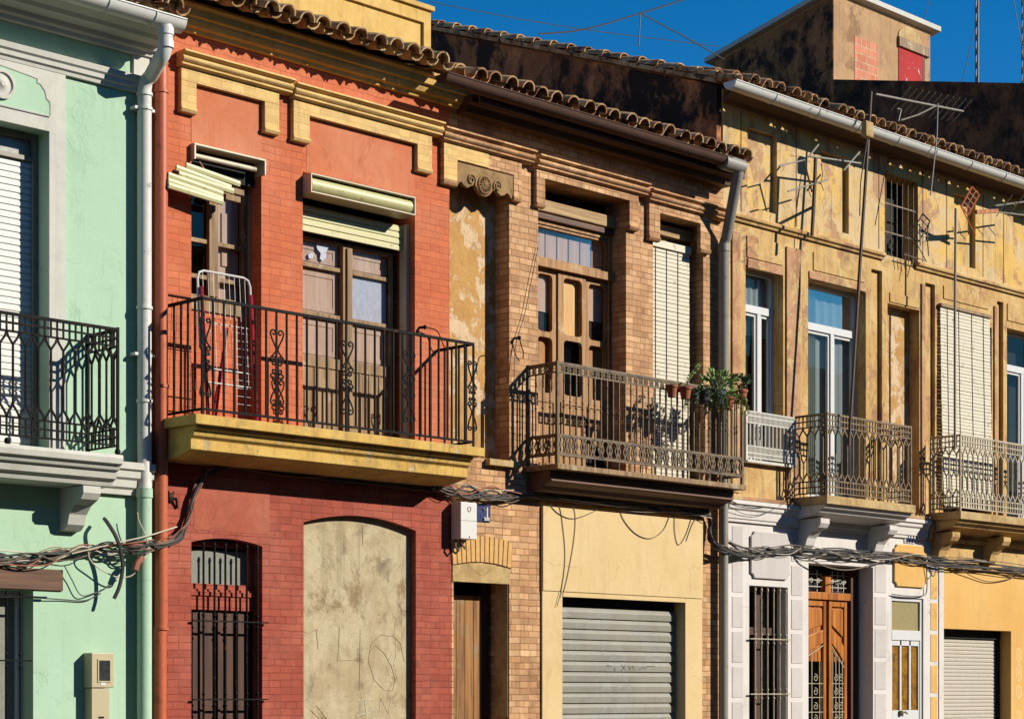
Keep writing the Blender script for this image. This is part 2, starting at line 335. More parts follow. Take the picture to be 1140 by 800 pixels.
# ------------------------------------------------------------------ mesh builder
ROOTLOC = {}
class MB:
    def __init__(s): s.bm = bmesh.new()
    def face(s, pts):
        vs = [s.bm.verts.new(p) for p in pts]
        return s.bm.faces.new(vs)
    def box(s, x0, x1, y0, y1, z0, z1):
        if x1 < x0: x0, x1 = x1, x0
        if y1 < y0: y0, y1 = y1, y0
        if z1 < z0: z0, z1 = z1, z0
        v = [s.bm.verts.new(p) for p in ((x0,y0,z0),(x1,y0,z0),(x1,y1,z0),(x0,y1,z0),(x0,y0,z1),(x1,y0,z1),(x1,y1,z1),(x0,y1,z1))]
        for f in ((0,3,2,1),(4,5,6,7),(0,1,5,4),(1,2,6,5),(2,3,7,6),(3,0,4,7)):
            s.bm.faces.new([v[i] for i in f])
        return s
    def loft(s, rings, cap=True, closed=True):
        vr = [[s.bm.verts.new(p) for p in r] for r in rings]
        n = len(vr[0])
        for a, b in zip(vr, vr[1:]):
            for i in range(n if closed else n - 1):
                j = (i + 1) % n
                s.bm.faces.new((a[i], a[j], b[j], b[i]))
        if cap and closed:
            s.bm.faces.new(vr[0][::-1]); s.bm.faces.new(vr[-1])
        return s
    def prism_x(s, prof, x0, x1):
        return s.loft([[(x0, y, z) for y, z in prof], [(x1, y, z) for y, z in prof]])
    def prism_y(s, poly, y0, y1):
        return s.loft([[(x, y0, z) for x, z in poly], [(x, y1, z) for x, z in poly]])
    def prism_z(s, poly, z0, z1):
        return s.loft([[(x, y, z0) for x, y in poly], [(x, y, z1) for x, y in poly]])
    def tube(s, pts, r, n=6, closed=False, r2=None, square=False):
        pts = [Vector(p) for p in pts]
        q = [pts[0]]
        for p in pts[1:]:
            if (p - q[-1]).length > 1e-5: q.append(p)
        if closed and (q[0] - q[-1]).length < 1e-5: q.pop()
        pts = q; m = len(pts)
        if m < 2: return s
        rings = []; up = None
        for i, p in enumerate(pts):
            if closed: t = pts[(i + 1) % m] - pts[i - 1]
            else: t = pts[min(i + 1, m - 1)] - pts[max(i - 1, 0)]
            t.normalize()
            if up is None:
                up = Vector((0, 0, 1)) if abs(t.z) < .9 else Vector((0, 1, 0))
            a = up - t * up.dot(t)
            if a.length < 1e-4:
                a = Vector((1, 0, 0)) - t * t.x
            a.normalize(); b = t.cross(a); up = a
            rr = r if r2 is None else r + (r2 - r) * i / (m - 1)
            off = math.pi / 4 if n == 4 else 0
            rings.append([p + (a * math.cos(off + 2 * math.pi * k / n) + b * math.sin(off + 2 * math.pi * k / n)) * rr for k in range(n)])
        if closed:
            rings.append(rings[0])
            vr = [[s.bm.verts.new(p) for p in rg] for rg in rings[:-1]]
            for i in range(m):
                A = vr[i]; B = vr[(i + 1) % m]
                for k in range(n):
                    j = (k + 1) % n
                    s.bm.faces.new((A[k], A[j], B[j], B[k]))
        else:
            s.loft(rings)
        return s
    def lathe(s, prof, c, n=14):
        c = Vector(c)
        return s.loft([[c + Vector((r * math.cos(2*math.pi*k/n), r * math.sin(2*math.pi*k/n), z)) for k in range(n)] for r, z in prof])
    def ball(s, c, r, n=8):
        prof = [(max(1e-3, r * math.sin(math.pi * i / n)), -r * math.cos(math.pi * i / n)) for i in range(n + 1)]
        return s.lathe(prof, c, n)
    def build(s, name, mat, parent=None, bevel=0, smooth=False, jitter=0, weld=False):
        if weld: bmesh.ops.remove_doubles(s.bm, verts=s.bm.verts, dist=1e-4)
        bmesh.ops.recalc_face_normals(s.bm, faces=s.bm.faces)
        off = Vector((0, 0, 0))
        if parent is not None: off = ROOTLOC[parent.name]
        for v in s.bm.verts: v.co -= off
        me = bpy.data.meshes.new(name); s.bm.to_mesh(me); s.bm.free()
        me.materials.append(M[mat] if isinstance(mat, str) else mat)
        if smooth:
            for p in me.polygons: p.use_smooth = True
            try: me.set_sharp_from_angle(angle=R(40))
            except Exception: pass
        o = bpy.data.objects.new(name, me); COL.objects.link(o)
        if parent is not None: o.parent = parent
        ROOTLOC[o.name] = off
        if bevel:
            bv = o.modifiers.new('edge', 'BEVEL'); bv.width = bevel; bv.segments = 2; bv.limit_method = 'ANGLE'; bv.angle_limit = R(50)
            bv.harden_normals = False
        return o

def thing(name, label, cat, loc=(0, 0, 0), group=None):
    o = bpy.data.objects.new(name, None); COL.objects.link(o)
    o.location = loc; o.empty_display_size = .2
    o['label'] = label; o['category'] = cat
    if group: o['group'] = group
    ROOTLOC[o.name] = Vector(loc)
    return o
def tag(o, label, cat, group=None):
    o['label'] = label; o['category'] = cat
    if group: o['group'] = group
    return o
def recentre(o):
    # give a one-mesh thing its own origin
    me = o.data; c = Vector((0, 0, 0))
    lo = Vector((1e9,) * 3); hi = Vector((-1e9,) * 3)
    for v in me.vertices:
        for i in range(3):
            lo[i] = min(lo[i], v.co[i]); hi[i] = max(hi[i], v.co[i])
    c = Vector(((lo.x + hi.x) / 2, (lo.y + hi.y) / 2, lo.z))
    for v in me.vertices: v.co -= c
    o.location = o.location + c
    return o
def struct(name, mb, mat):
    o = mb.build(name, mat); o['kind'] = 'structure'; return o

def wall(mb, x0, x1, z0, z1, ops, y=0.0, back=.42, ends=True):
    xs = sorted({x0, x1} | {v for o in ops for v in o[:2] if x0 < v < x1})
    zs = sorted({z0, z1} | {v for o in ops for v in o[2:4] if z0 < v < z1})
    for a, b in zip(xs, xs[1:]):
        for c, d in zip(zs, zs[1:]):
            mx, mz = (a + b) / 2, (c + d) / 2
            if any(o[0] < mx < o[1] and o[2] < mz < o[3] for o in ops): continue
            mb.face([(a, y, c), (b, y, c), (b, y, d), (a, y, d)])
    for o in ops:
        xa, xb, za, zb, dp = o[:5]; rise = o[5] if len(o) > 5 else 0
        zs_ = zb - rise
        mb.face([(xa, y, za), (xa, y + dp, za), (xa, y + dp, zs_), (xa, y, zs_)])
        mb.face([(xb, y, za), (xb, y, zs_), (xb, y + dp, zs_), (xb, y + dp, za)])
        if za > z0 + 1e-3: mb.face([(xa, y, za), (xb, y, za), (xb, y + dp, za), (xa, y + dp, za)])
        if not rise:
            mb.face([(xa, y, zb), (xa, y + dp, zb), (xb, y + dp, zb), (xb, y, zb)])
        else:
            n = 14; pr = None
            for i in range(n + 1):
                t = i / n; x = xa + (xb - xa) * t; z = zb - rise * (2 * t - 1) ** 2
                if pr:
                    px_, pz_ = pr
                    mb.face([(px_, y, pz_), (x, y, z), (x, y, zb), (px_, y, zb)]) if zb - min(pz_, z) > 1e-6 and zb - max(pz_, z) > 1e-6 else mb.face([(px_, y, pz_), (x, y, z), (x if z < pz_ else px_, y, zb)])
                    mb.face([(px_, y, pz_), (px_, y + dp, pz_), (x, y + dp, z), (x, y, z)])
                pr = (x, z)
    if ends:
        mb.face([(x0, y, z0), (x0, y, z1), (x0, back, z1), (x0, back, z0)])
        mb.face([(x1, y, z0), (x1, back, z0), (x1, back, z1), (x1, y, z1)])
        mb.face([(x0, y, z1), (x1, y, z1), (x1, back, z1), (x0, back, z1)])

def frame(mb, x0, x1, z0, z1, y0, y1, t, tb=None):
    tb = t if tb is None else tb
    mb.box(x0, x0 + t, y0, y1, z0, z1); mb.box(x1 - t, x1, y0, y1, z0, z1)
    mb.box(x0 + t, x1 - t, y0, y1, z1 - t, z1); mb.box(x0 + t, x1 - t, y0, y1, z0, z0 + tb)

def tile_roof(x0, x1, pitch, y_end, z_end, slope, courses, name, mat, parent, rad=.088, pan=.098, seed=1):
    rnd = random.Random(seed); mb = MB()
    u = Vector((0, 1, slope)).normalized(); nrm = Vector((0, -slope, 1)).normalized()
    n = int(round((x1 - x0) / pitch)); pitch = (x1 - x0) / n
    L = .42; ex = .3
    for c in range(courses):
        for i in range(n):
            # cover tile: a hollow half barrel, wide end down the slope
            cx = x0 + (i + .5) * pitch + rnd.uniform(-.016, .016)
            s0 = c * ex + rnd.uniform(-.03, .03) - (.05 if rnd.random() < .06 else 0); yaw = rnd.uniform(-.07, .07)
            lift = .062 + rnd.uniform(-.006, .01)
            rings = []
            for e, (s, r) in enumerate(((s0, rad), (s0 + L, rad * .78))):
                o = Vector((cx + (s - s0) * yaw, y_end, z_end)) + u * s + nrm * (lift + (.018 if e == 0 else 0))
                out = [o + Vector((1, 0, 0)) * (r * math.cos(math.pi * k / 8)) + nrm * (r * math.sin(math.pi * k / 8)) for k in range(9)]
                inn = [o + Vector((1, 0, 0)) * ((r - .016) * math.cos(math.pi * k / 8)) + nrm * ((r - .016) * math.sin(math.pi * k / 8)) for k in range(8, -1, -1)]
                rings.append(out + inn)
            mb.loft(rings)
        for i in range(n + 1):
            if pan <= 0: break
            cx = x0 + i * pitch
            s0 = c * ex + .06 + rnd.uniform(-.015, .015)
            rings = []
            for e, (s, r) in enumerate(((s0, pan * .85), (s0 + L, pan))):
                o = Vector((cx, y_end, z_end)) + u * s + nrm * (.085 + (.012 if e == 0 else 0))
                out = [o + Vector((1, 0, 0)) * (r * math.cos(math.pi * k / 6)) - nrm * (r * math.sin(math.pi * k / 6)) for k in range(7)]
                inn = [o + Vector((1, 0, 0)) * ((r - .014) * math.cos(math.pi * k / 6)) - nrm * ((r - .014) * math.sin(math.pi * k / 6)) for k in range(6, -1, -1)]
                rings.append(out + inn)
            mb.loft(rings)
    return mb.build(name, mat, parent, smooth=True)

def gutter(mb, x0, x1, yc, z, r, sag=0.0):
    n = 8; rings = []
    for x in (x0, x1):
        zz = z - (sag if x == x1 else 0)
        out = [(x, yc - r * math.cos(math.pi * k / n), zz - r * math.sin(math.pi * k / n)) for k in range(n + 1)]
        inn = [(x, yc - (r - .006) * math.cos(math.pi * k / n), zz - (r - .006) * math.sin(math.pi * k / n)) for k in range(n, -1, -1)]
        rings.append(out + inn)
    mb.loft(rings)
    # rolled front lip and stop ends
    mb.tube([(x0, yc - r, z), (x1, yc - r, z - sag)], .008, 6)
    for x, zz in ((x0, z), (x1, z - sag)):
        poly = [(yc - r * .99 * math.cos(math.pi * k / n), zz - r * .99 * math.sin(math.pi * k / n)) for k in range(n + 1)]
        mb.prism_x(poly, x - .004, x + .004)

def arc_pts(c, r, a0, a1, n=10, y=None):
    return [(c[0] + r * math.cos(a0 + (a1 - a0) * i / n), y, c[1] + r * math.sin(a0 + (a1 - a0) * i / n)) for i in range(n + 1)]
def spiral(cx, cz, r0, r1, a0, turns, n=14):
    return [(cx + (r0 + (r1 - r0) * i / n) * math.cos(a0 + turns * 2 * math.pi * i / n), cz + (r0 + (r1 - r0) * i / n) * math.sin(a0 + turns * 2 * math.pi * i / n)) for i in range(n + 1)]

# ------------------------------------------------------------------ shared builders
def slats(mb, x0, x1, z0, z1, y, pitch, depth):
    n = max(1, int(round((z1 - z0) / pitch))); p = (z1 - z0) / n
    prof = []
    for i in range(n):
        z = z0 + i * p
        prof += [(y - depth * .1, z), (y - depth, z + .03 * p), (y - depth, z + .58 * p), (y - depth * .55, z + .8 * p), (y - depth * .12, z + .97 * p)]
    a = [mb.bm.verts.new((x0, yy, zz)) for yy, zz in prof]; b = [mb.bm.verts.new((x1, yy, zz)) for yy, zz in prof]
    for i in range(len(prof) - 1):
        mb.bm.faces.new((a[i], b[i], b[i + 1], a[i + 1]))
    mb.box(x0, x1, y + .002, y + .014, z0, z1)

def lattice(mb, p0, p1, z0, z1, pitch=.118, r=.0105, b=.07, v=.1, ends=(1, 1)):
    p0 = Vector(p0); p1 = Vector(p1); L = (p1 - p0).length
    n = max(1, int(round(L / pitch)))
    def at(t, z):
        q = p0.lerp(p1, t); return (q.x, q.y, z)
    for z in (z0, z0 + b, z0 + 2 * b, z1 - 2 * b, z1 - b):
        mb.tube([at(0, z), at(1, z)], r, 4)
    mb.tube([at(0, z1), at(1, z1)], r * 1.7, 4)
    for i in range(2 * n + 1):
        t = i / (2 * n)
        mb.tube([at(t, z0), at(t, z0 + 2 * b)], r * .9, 4)
        mb.tube([at(t, z1 - 2 * b), at(t, z1)], r * .9, 4)
    for i in range(n):
        t = (i + .5) / n; h = .5 / n
        mb.tube([at(t, z0 + 2 * b + v), at(t, z1 - 2 * b - v)], r, 5)
        for s in (-1, 1):
            mb.tube([at(t, z0 + 2 * b + v), at(t + s * h * .75, z0 + 2 * b + v * .4), at(t + s * h, z0 + 2 * b)], r, 4)
            mb.tube([at(t, z1 - 2 * b - v), at(t + s * h * .75, z1 - 2 * b - v * .4), at(t + s * h, z1 - 2 * b)], r, 4)
    for t, e in zip((0, 1), ends):
        if e: mb.tube([at(t, z0 - .05), at(t, z1 + .02)], .015, 4)

def rings_band(mb, p0, p1, za, zb, pitch, r):
    p0 = Vector(p0); p1 = Vector(p1); L = (p1 - p0).length
    d = (p1 - p0) / L; n = max(1, int(round(L / pitch)))
    for z in (za, zb): mb.tube([(p0.x, p0.y, z), (p1.x, p1.y, z)], r * 1.2, 4)
    zc = (za + zb) / 2; rr = min(L / n / 2, (zb - za) / 2) * .96
    for i in range(n):
        c = p0 + d * ((i + .5) * L / n)
        pts = [(c.x + d.x * rr * math.cos(2*math.pi*k/12), c.y + d.y * rr * math.cos(2*math.pi*k/12), zc + (zb - za) / 2 * .94 * math.sin(2*math.pi*k/12)) for k in range(12)]
        mb.tube(pts, r, 5, closed=True)
        for s in (-1, 1):
            e = c + d * (s * rr)
            mb.tube([(e.x, e.y, za), (c.x + d.x * s * rr * .35, c.y + d.y * s * rr * .35, zc), (e.x, e.y, zb)], r * .8, 4)

def baluster_rail(mb, p0, p1, z0, z1, pitch=.095, posts=(1, 1)):
    p0 = Vector(p0); p1 = Vector(p1); L = (p1 - p0).length; n = int(round(L / pitch))
    mb.tube([(p0.x, p0.y, z1), (p1.x, p1.y, z1)], .017, 4)
    rings_band(mb, p0, p1, z1 - .095, z1 - .018, .085, .0075)
    rings_band(mb, p0, p1, z0 + .07, z0 + .27, .13, .012)
    for i in range(n + 1):
        q = p0.lerp(p1, i / n)
        mb.tube([(q.x, q.y, z0 + .27), (q.x, q.y, z1 - .095)], .0095, 5)
        for zc, rr in ((z0 + .56, .016), (z0 + .62, .013), (z1 - .17, .012)):
            mb.lathe([(.006, -.025), (rr, 0), (.006, .025)], (q.x, q.y, zc), 6)
        if i % 2 == 0: mb.tube([(q.x, q.y, z0 - .03), (q.x, q.y, z0 + .07)], .007, 4)
    for q, e in ((p0, posts[0]), (p1, posts[1])):
        if e: mb.tube([(q.x, q.y, z0 - .03), (q.x, q.y, z1 + .02)], .021, 4)

def scroll_panel(mb, x, y, z0, z1, w=.085, r=.008):
    h = z1 - z0; zm = (z0 + z1) / 2
    for s in (-1, 1):
        for up in (-1, 1):
            ze = zm + up * h * .5
            # outer curl, long S stem, inner curl
            a = [(x + s * (w * .42) + s * q[0] , y, ze - up * w * .45 + up * q[1]) for q in spiral(0, 0, .006, w * .40, 0, -1.05, 12)]
            st = [(x + s * w * .95, y, zm + up * h * .32), (x + s * w * .30, y, zm + up * h * .25), (x + s * w * .12, y, zm + up * h * .20)]
            b = [(x + s * (w * .42) + s * q[0], y, zm + up * h * .12 - up * q[1]) for q in spiral(0, 0, .006, w * .38, 0, -1.0, 12)]
            c = [(x + s * (w * .40) + s * q[0], y, zm + up * h * .045 + up * q[1]) for q in spiral(0, 0, .006, w * .30, math.pi, 1.1, 10)]
            mb.tube(a + [st[0]] + [st[1]] if False else a, r, 5)
            mb.tube([a[-1], (x + s * w * .62, y, zm + up * h * .36), (x + s * w * .2, y, zm + up * h * .27), (x + s * w * .1, y, zm + up * h * .22), (x + s * w * .3, y, zm + up * h * .18), b[-1]], r, 5)
            mb.tube(b, r, 5); mb.tube(c, r, 5)

def hood(x0, x1, zt, legs, inner, legz, mat, parent, xl_end=True):
    """brick hood moulding: roll crown over a flat band with two legs; legs = ((xa, xb), (xa, xb))"""
    mb = MB()
    prof = [(0, zt), (-.135, zt), (-.145, zt - .02), (-.10, zt - .035)]
    prof += [(-.085 - .035 * math.sin(math.pi * k / 6), zt - .035 - .07 * k / 6) for k in range(1, 7)]
    prof += [(-.095, zt - .108), (-.095, zt - .122), (-.055, zt - .135), (0, zt - .135)]
    mb.prism_x(prof, x0, x1)
    xa, xb = legs[0][0], legs[1][1]
    poly = [(xa, zt - .137), (xa, legz)]
    for lg, last in ((legs[0], 0), (legs[1], 1)):
        poly += [] if not last else [(lg[0], inner), (lg[0], legz)]
        poly += [(lg[1], legz)]
        if not last: poly += [(lg[1], inner)]
    poly += [(xb, zt - .137)]
    # as three boxes butted, so nothing overlaps
    mb.box(xa, xb, -.052, 0, inner, zt - .137)
    for lg in legs:
        mb.box(lg[0], lg[1], -.052, 0, legz, inner - .0005)
        mb.prism_x([(0, legz - .0005), (-.06, legz - .0005), (-.066, legz - .02), (-.05, legz - .045), (0, legz - .05)], lg[0] - .004, lg[1] + .004)
    return mb.build('hood_moulding', mat, parent, bevel=.004)

def bracket_console(mb, x0, x1, zt, depth, height):
    prof = [(0, zt), (-depth, zt), (-depth, zt - height * .16), (-depth * .9, zt - height * .3), (-depth * .62, zt - height * .42), (-depth * .42, zt - height * .62), (-depth * .34, zt - height * .85), (-depth * .2, zt - height * .97), (0, zt - height)]
    mb.prism_x(prof, x0, x1)

def shell(root, x0, x1, zt, back=8.0, front=.42):
    mb = MB(); mb.box(x0 + .004, x1 - .004, front, back, 0, zt); return mb.build('inner_shell', 'shell', root)

def bars_grille(mb, x0, x1, z0, z1, y, n, cross, r=.009, over=.04):
    for i in range(n):
        x = x0 + (x1 - x0) * (i + .5) / n
        mb.tube([(x, y, z0), (x, y, z1)], r, 6)
        for c in cross:
            for dz in (-.05, 0, .05):
                mb.lathe([(r, -.016), (r * 1.9, 0), (r, .016)], (x, y, c + dz), 6)
        mb.lathe([(r, -.05), (r * 1.7, -.03), (r, -.01)], (x, y, z1), 6)
    for c in cross: mb.box(x0 - over, x1 + over, y - .016, y + .004, c - .006, c + .006)

def pane(x0, x1, z0, z1, y, mat, parent, th=.004, name='pane'):
    mb = MB(); mb.face([(x0, y, z0), (x1, y, z0), (x1, y, z1), (x0, y, z1)]); return mb.build(name, mat, parent)
def slab_part(name, x0, x1, y0, y1, z0, z1, mat, parent, bevel=.003):
    mb = MB(); mb.box(x0, x1, y0, y1, z0, z1); return mb.build(name, mat, parent, bevel=bevel)

# ------------------------------------------------------------------ ground
mb = MB(); mb.box(-300, 300, -300, 300, -.4, -.13); struct('ground', mb, 'asphalt')
mb = MB(); mb.box(-120, 120, -17.2, -2.2, -.126, -.122); struct('road', mb, 'asphalt')
mb = MB(); mb.box(-120, 120, -2.2, 0.5, -.126, 0); struct('pavement', mb, 'paving')

# ================================================================== MINT HOUSE
XM1 = X(168); XM0 = XM1 - 4.4
mint = thing('terraced_house', 'pale mint green house with white mouldings and a black iron balcony, beside the red house', 'house', ((XM0 + XM1) / 2, 0, 0), 'terraced houses along the street')
mdx1, mdx0 = X(53), X(53) - 1.45
mz_door = Z(53, 147); mslab = 3.66
lw1, lw0 = X(37), X(37) - 1.15; lwz = Z(37, 657)
mb = MB()
wall(mb, XM0, XM1 - .003, 0, 7.2, [(mdx0, mdx1, mslab, mz_door, .24), (lw0, lw1, .9, lwz, .3)])
mb.build('wall', 'mint', mint)
shell(mint, XM0, XM1, 7.3)
# white field round the balcony door
sx1 = X(71); sx0 = mdx0 - (sx1 - mdx1)
mb = MB()
wall(mb, sx0, sx1, 3.67, 6.86, [(mdx0 + .0, mdx1 - .0, 3.6, mz_door, .028)], y=-.028, back=0)
mb.build('door_surround', 'mint_trim', mint)
mb = MB()
zt, zb = Z(0, 72), Z(50, 130)
xr_ = X(53)
poly = [(mdx0 - .1, zb), (xr_, zb), (xr_, zt - .22)]
poly += [(xr_ - .02 - .10 * math.sin(a), zt - .10 - .10 * math.cos(a) - .0) for a in ()]
poly += [(xr_ - .03, zt - .2), (xr_ - .045, zt - .14), (xr_ - .09, zt - .09), (xr_ - .12, zt - .085), (xr_ - .12, zt - .05)]
for k in range(12):
    t = (k + 1) / 12
    poly.append((xr_ - .12 + (mdx0 - .1 + .24 - xr_) * t, zt - .05 + .05 * math.sin(math.pi * t)))
poly += [(mdx0 + .02, zt - .2), (mdx0 - .1, zt - .22)]
mb.prism_y(poly, -.034, -.027); mb.build('arched_panel', 'mint', mint)
mb = MB(); mb.tube([(x, -.034, z) for x, z in poly], .008, 5, closed=True); mb.build('panel_bead', 'mint_trim', mint)
mb = MB(); cxm, czm = X(-1), Z(-1, 95)
mb.loft([[(cxm + r * math.cos(2*math.pi*k/24), y, czm + r * math.sin(2*math.pi*k/24)) for k in range(24)] for r, y in ((.12, -.03), (.12, -.06), (.095, -.062), (.085, -.045), (.05, -.05), (.02, -.075))])
mb.build('medallion', 'mint_trim', mint, smooth=True)
# string moulding
mz = 6.85
mb = MB(); mb.prism_x([(0, mz), (-.032, mz), (-.04, mz + .03), (-.06, mz + .04), (-.065, mz + .075), (-.085, mz + .09), (-.095, mz + .135), (0, mz + .15)], XM0, XM1 - .05)
mb.build('string_moulding', 'mint_trim', mint, bevel=.003)
# corner strip behind the pipe
mb = MB(); mb.box(X(147), XM1 - .006, -.03, 0, 7.0, 7.2); mb.build('corner_strip', 'mint_trim', mint)
# eaves cornice
mb = MB()
mb.prism_x([(0, 7.18), (-.05, 7.18), (-.06, 7.215), (-.10, 7.225), (-.12, 7.26), (-.24, 7.27), (-.27, 7.30), (-.36, 7.325), (-.38, 7.37), (-.38, 7.40), (0, 7.40)], XM0, XM1 - .005)
mb.build('eaves_cornice', 'mint_trim', mint, bevel=.003)
gz = 7.415
mb = MB(); gutter(mb, XM0 - .3, X(203, -.46), -.43, gz - .01, .098)
for xx in (X(118, -.46), X(170, -.46), X(75, -.46), X(20, -.46)):
    n = 8
    mb.tube([(xx, -.43 - .103 * math.cos(math.pi * k / n), gz - .01 - .103 * math.sin(math.pi * k / n)) for k in range(n + 1)], .006, 4)
mb.build('gutter', 'zinc', mint, smooth=True)
mroof = tile_roof(XM0, XM1 + .05, .225, -.42, 7.45, .36, 3, 'roof', 'clay', mint, seed=4)
mb = MB(); mb.prism_x([(-.06, 7.42), (5.5, 9.44), (5.5, 9.52), (-.06, 7.5)], XM0, XM1); mb.build('roof_deck', 'clay', mint)
# downpipe (white above, green below)
pxm = X(160, -.07)
mb = MB()
gx = X(186, -.46)
path = [(gx, -.44, gz - .05), (gx, -.44, gz - .25), (gx - .01, -.42, gz - .32), (gx - .015, -.38, gz - .355), (pxm + .02, -.15, gz - .43), (pxm, -.10, gz - .47), (pxm, -.08, gz - .54), (pxm, -.08, 3.42)]
mb.tube(path, .062, 14)
for z in (gz - .13, gz - .24): mb.lathe([(.063, -.03), (.07, -.03), (.07, .03), (.063, .03)], (gx, -.44, z), 14)
for z in (gz - .58, Z(160, 125), 5.0, 4.2): mb.lathe([(.062, -.012), (.072, -.012), (.072, .012), (.062, .012)], (pxm, -.08, z), 14)
dp = mb.build('downpipe', 'zinc', mint, smooth=True)
for z in (Z(160, 125), 4.6):
    mb = MB(); mb.box(pxm - .1, pxm + .1, -.09, 0, z - .012, z + .012); mb.build('pipe_clip', 'zinc', dp)
mb = MB(); mb.tube([(pxm, -.08, 3.42), (pxm, -.08, 0)], .063, 14)
mb.lathe([(.063, -.05), (.072, -.05), (.072, .03), (.063, .03)], (pxm, -.08, 3.42), 14)
mb.build('downpipe_lower_length', 'mint', mint, smooth=True)
# balcony door with white roller shutter
win = MB(); frame(win, mdx0, mdx1, mslab, mz_door, .14, .24, .05)
ztr = Z(25, 177, .2)
win.box(mdx0 + .05, mdx1 - .05, .15, .23, ztr - .02, ztr + .02)
wo_ = win.build('balcony_door', 'alu', mint, bevel=.003)
pane(mdx0 + .05, mdx1 - .05, ztr + .02, mz_door - .05, .19, 'frosted', wo_)
mb = MB(); slats(mb, mdx0 + .05, mdx1 - .05, mslab, ztr - .02, .19, .055, .012); mb.build('roller_shutter', 'slat_white', wo_)
# balcony
bal = MB()
bx0, bx1 = mdx0 - .42, X(137, -.5)
bal.prism_x([(0, 3.66), (-.5, 3.66), (-.51, 3.63), (-.5, 3.585), (-.47, 3.575), (-.45, 3.54), (-.42, 3.53), (-.40, 3.47), (-.36, 3.45), (-.34, 3.41), (0, 3.40)], bx0, bx1)
balc = bal.build('balcony', 'mint_trim', mint, bevel=.003)
mb = MB(); mb.prism_x([(0, 3.66), (-.13, 3.66), (-.135, 3.60), (-.11, 3.585), (-.105, 3.53), (-.08, 3.51), (-.075, 3.45), (-.05, 3.43), (-.045, 3.385), (0, 3.385)], bx1 + .003, XM1 - .04)
mb.build('string_course', 'mint_trim', mint, bevel=.003)
for xa in (X(66), bx0 + .35):
    mb = MB(); bracket_console(mb, xa, xa + .17, 3.40, .36, .36)
    mb.build('bracket', 'mint_trim', balc, bevel=.004)
rx0, rx1 = bx0 + .06, X(131, -.45)
mb = MB()
lattice(mb, (rx0, -.45), (rx1, -.45), 3.74, 4.70)
lattice(mb, (rx1, -.45), (rx1, -.01), 3.74, 4.70, ends=(0, 1)); lattice(mb, (rx0, -.01), (rx0, -.45), 3.74, 4.70, ends=(1, 0))
for xx in (rx0, rx1, X(8, -.45)): mb.ball((xx, -.45, 3.69), .028, 6)
mb.build('railing', 'iron', balc)
# ground floor window with beam and grille
mb = MB(); frame(mb, lw0, lw1, .9, lwz, .16, .24, .055)
lwn = mb.build('window', 'pvc', mint, bevel=.003)
pane(lw0 + .055, lw1 - .055, .95, lwz - .055, .2, 'frosted', lwn)
mb = MB(); mb.box(lw0 + .3, lw1 - .3, .185, .195, 1.95, 2.25); mb.build('paper_sign', 'cream', lwn)
mb = MB(); mb.box(lw0 - .3, X(69), -.02, .04, lwz + .005, Z(69, 634)); beam = mb.build('lintel_beam', 'wood_lintel', mint, bevel=.006)
mb = MB(); bars_grille(mb, lw0 + .06, lw1 - .08, .8, lwz - .005, -.035, 8, (Z(20, 735), 1.3)); mb.box(lw0 - .04, lw1 + .1, -.051, -.031, lwz - .06, lwz - .048)
mb.build('window_grille', 'iron', mint)
mb = MB(); mb.box(lw0 - .02, lw1 + .003, .003, .297, .899, .902); mb.build('reveal_sill', 'mint_trim', mint)

# ================================================================== RED HOUSE
XR0, XR1 = XM1, X(500)
red = thing('terraced_house', 'red painted brick house with yellow hood mouldings and a long yellow balcony', 'house', ((XR0 + XR1) / 2, 0, 0), 'terraced houses along the street')
ax0, ax1 = X(213), X(291); bx0, bx1 = X(337), X(462)
zA = 6.52; rfl = 4.065
mb = MB()
wall(mb, XR0, XR1 - .003, 3.9, 7.62, [(ax0, ax1, rfl, zA, .38), (bx0, bx1, rfl, zA, .38)])
mb.build('upper_wall', 'red', red)
gx0, gx1 = X(213), X(292); gzt = Z(250, 599)
ix0, ix1 = X(338), X(463); izt = Z(400, 574)
mb = MB()
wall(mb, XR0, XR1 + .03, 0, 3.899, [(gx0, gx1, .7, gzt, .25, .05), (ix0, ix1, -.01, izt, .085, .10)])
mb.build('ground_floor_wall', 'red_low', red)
shell(red, XR0, XR1, 7.6, front=.44)
# smooth plaster over the openings
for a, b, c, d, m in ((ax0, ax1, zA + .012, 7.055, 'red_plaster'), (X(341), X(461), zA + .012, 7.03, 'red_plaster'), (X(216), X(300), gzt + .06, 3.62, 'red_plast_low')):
    mb = MB(); mb.box(a, b, -.0025, .001, c, d); mb.build('plaster_panel', m, red)
# hoods
hood(X(196), X(319), 7.31, ((X(198), X(215)), (X(291), X(307))), 7.06, 6.83, 'yellow_brick', red)
hood(X(321), X(486), 7.29, ((X(323), X(341)), (X(461), X(477))), 7.035, 6.82, 'yellow_brick', red)
# cornice under the tiles
mb = MB()
mb.prism_x([(0, 7.50), (-.04, 7.50), (-.05, 7.535), (-.09, 7.545), (-.11, 7.58), (-.115, 7.605), (-.15, 7.61), (-.16, 7.67), (-.20, 7.69), (-.20, 7.71), (0, 7.71)], XR0 + .02, X(545))
mb.build('eaves_cornice', 'yellow', red, bevel=.003)
tile_roof(XR0 - .02, X(497, -.38), .215, -.44, 7.66, .36, 3, 'roof', 'clay_pale', red, seed=7)
mb = MB(); mb.prism_x([(-.17, 7.713), (.22, 7.81), (.22, 7.84), (-.17, 7.73)], XR0, XR1); mb.build('roof_deck', 'clay', red)
mb = MB(); mb.box(XR0, XR1, .62, 8, 7.61, 8.0); mb.build('flat_roof', 'clay', red)
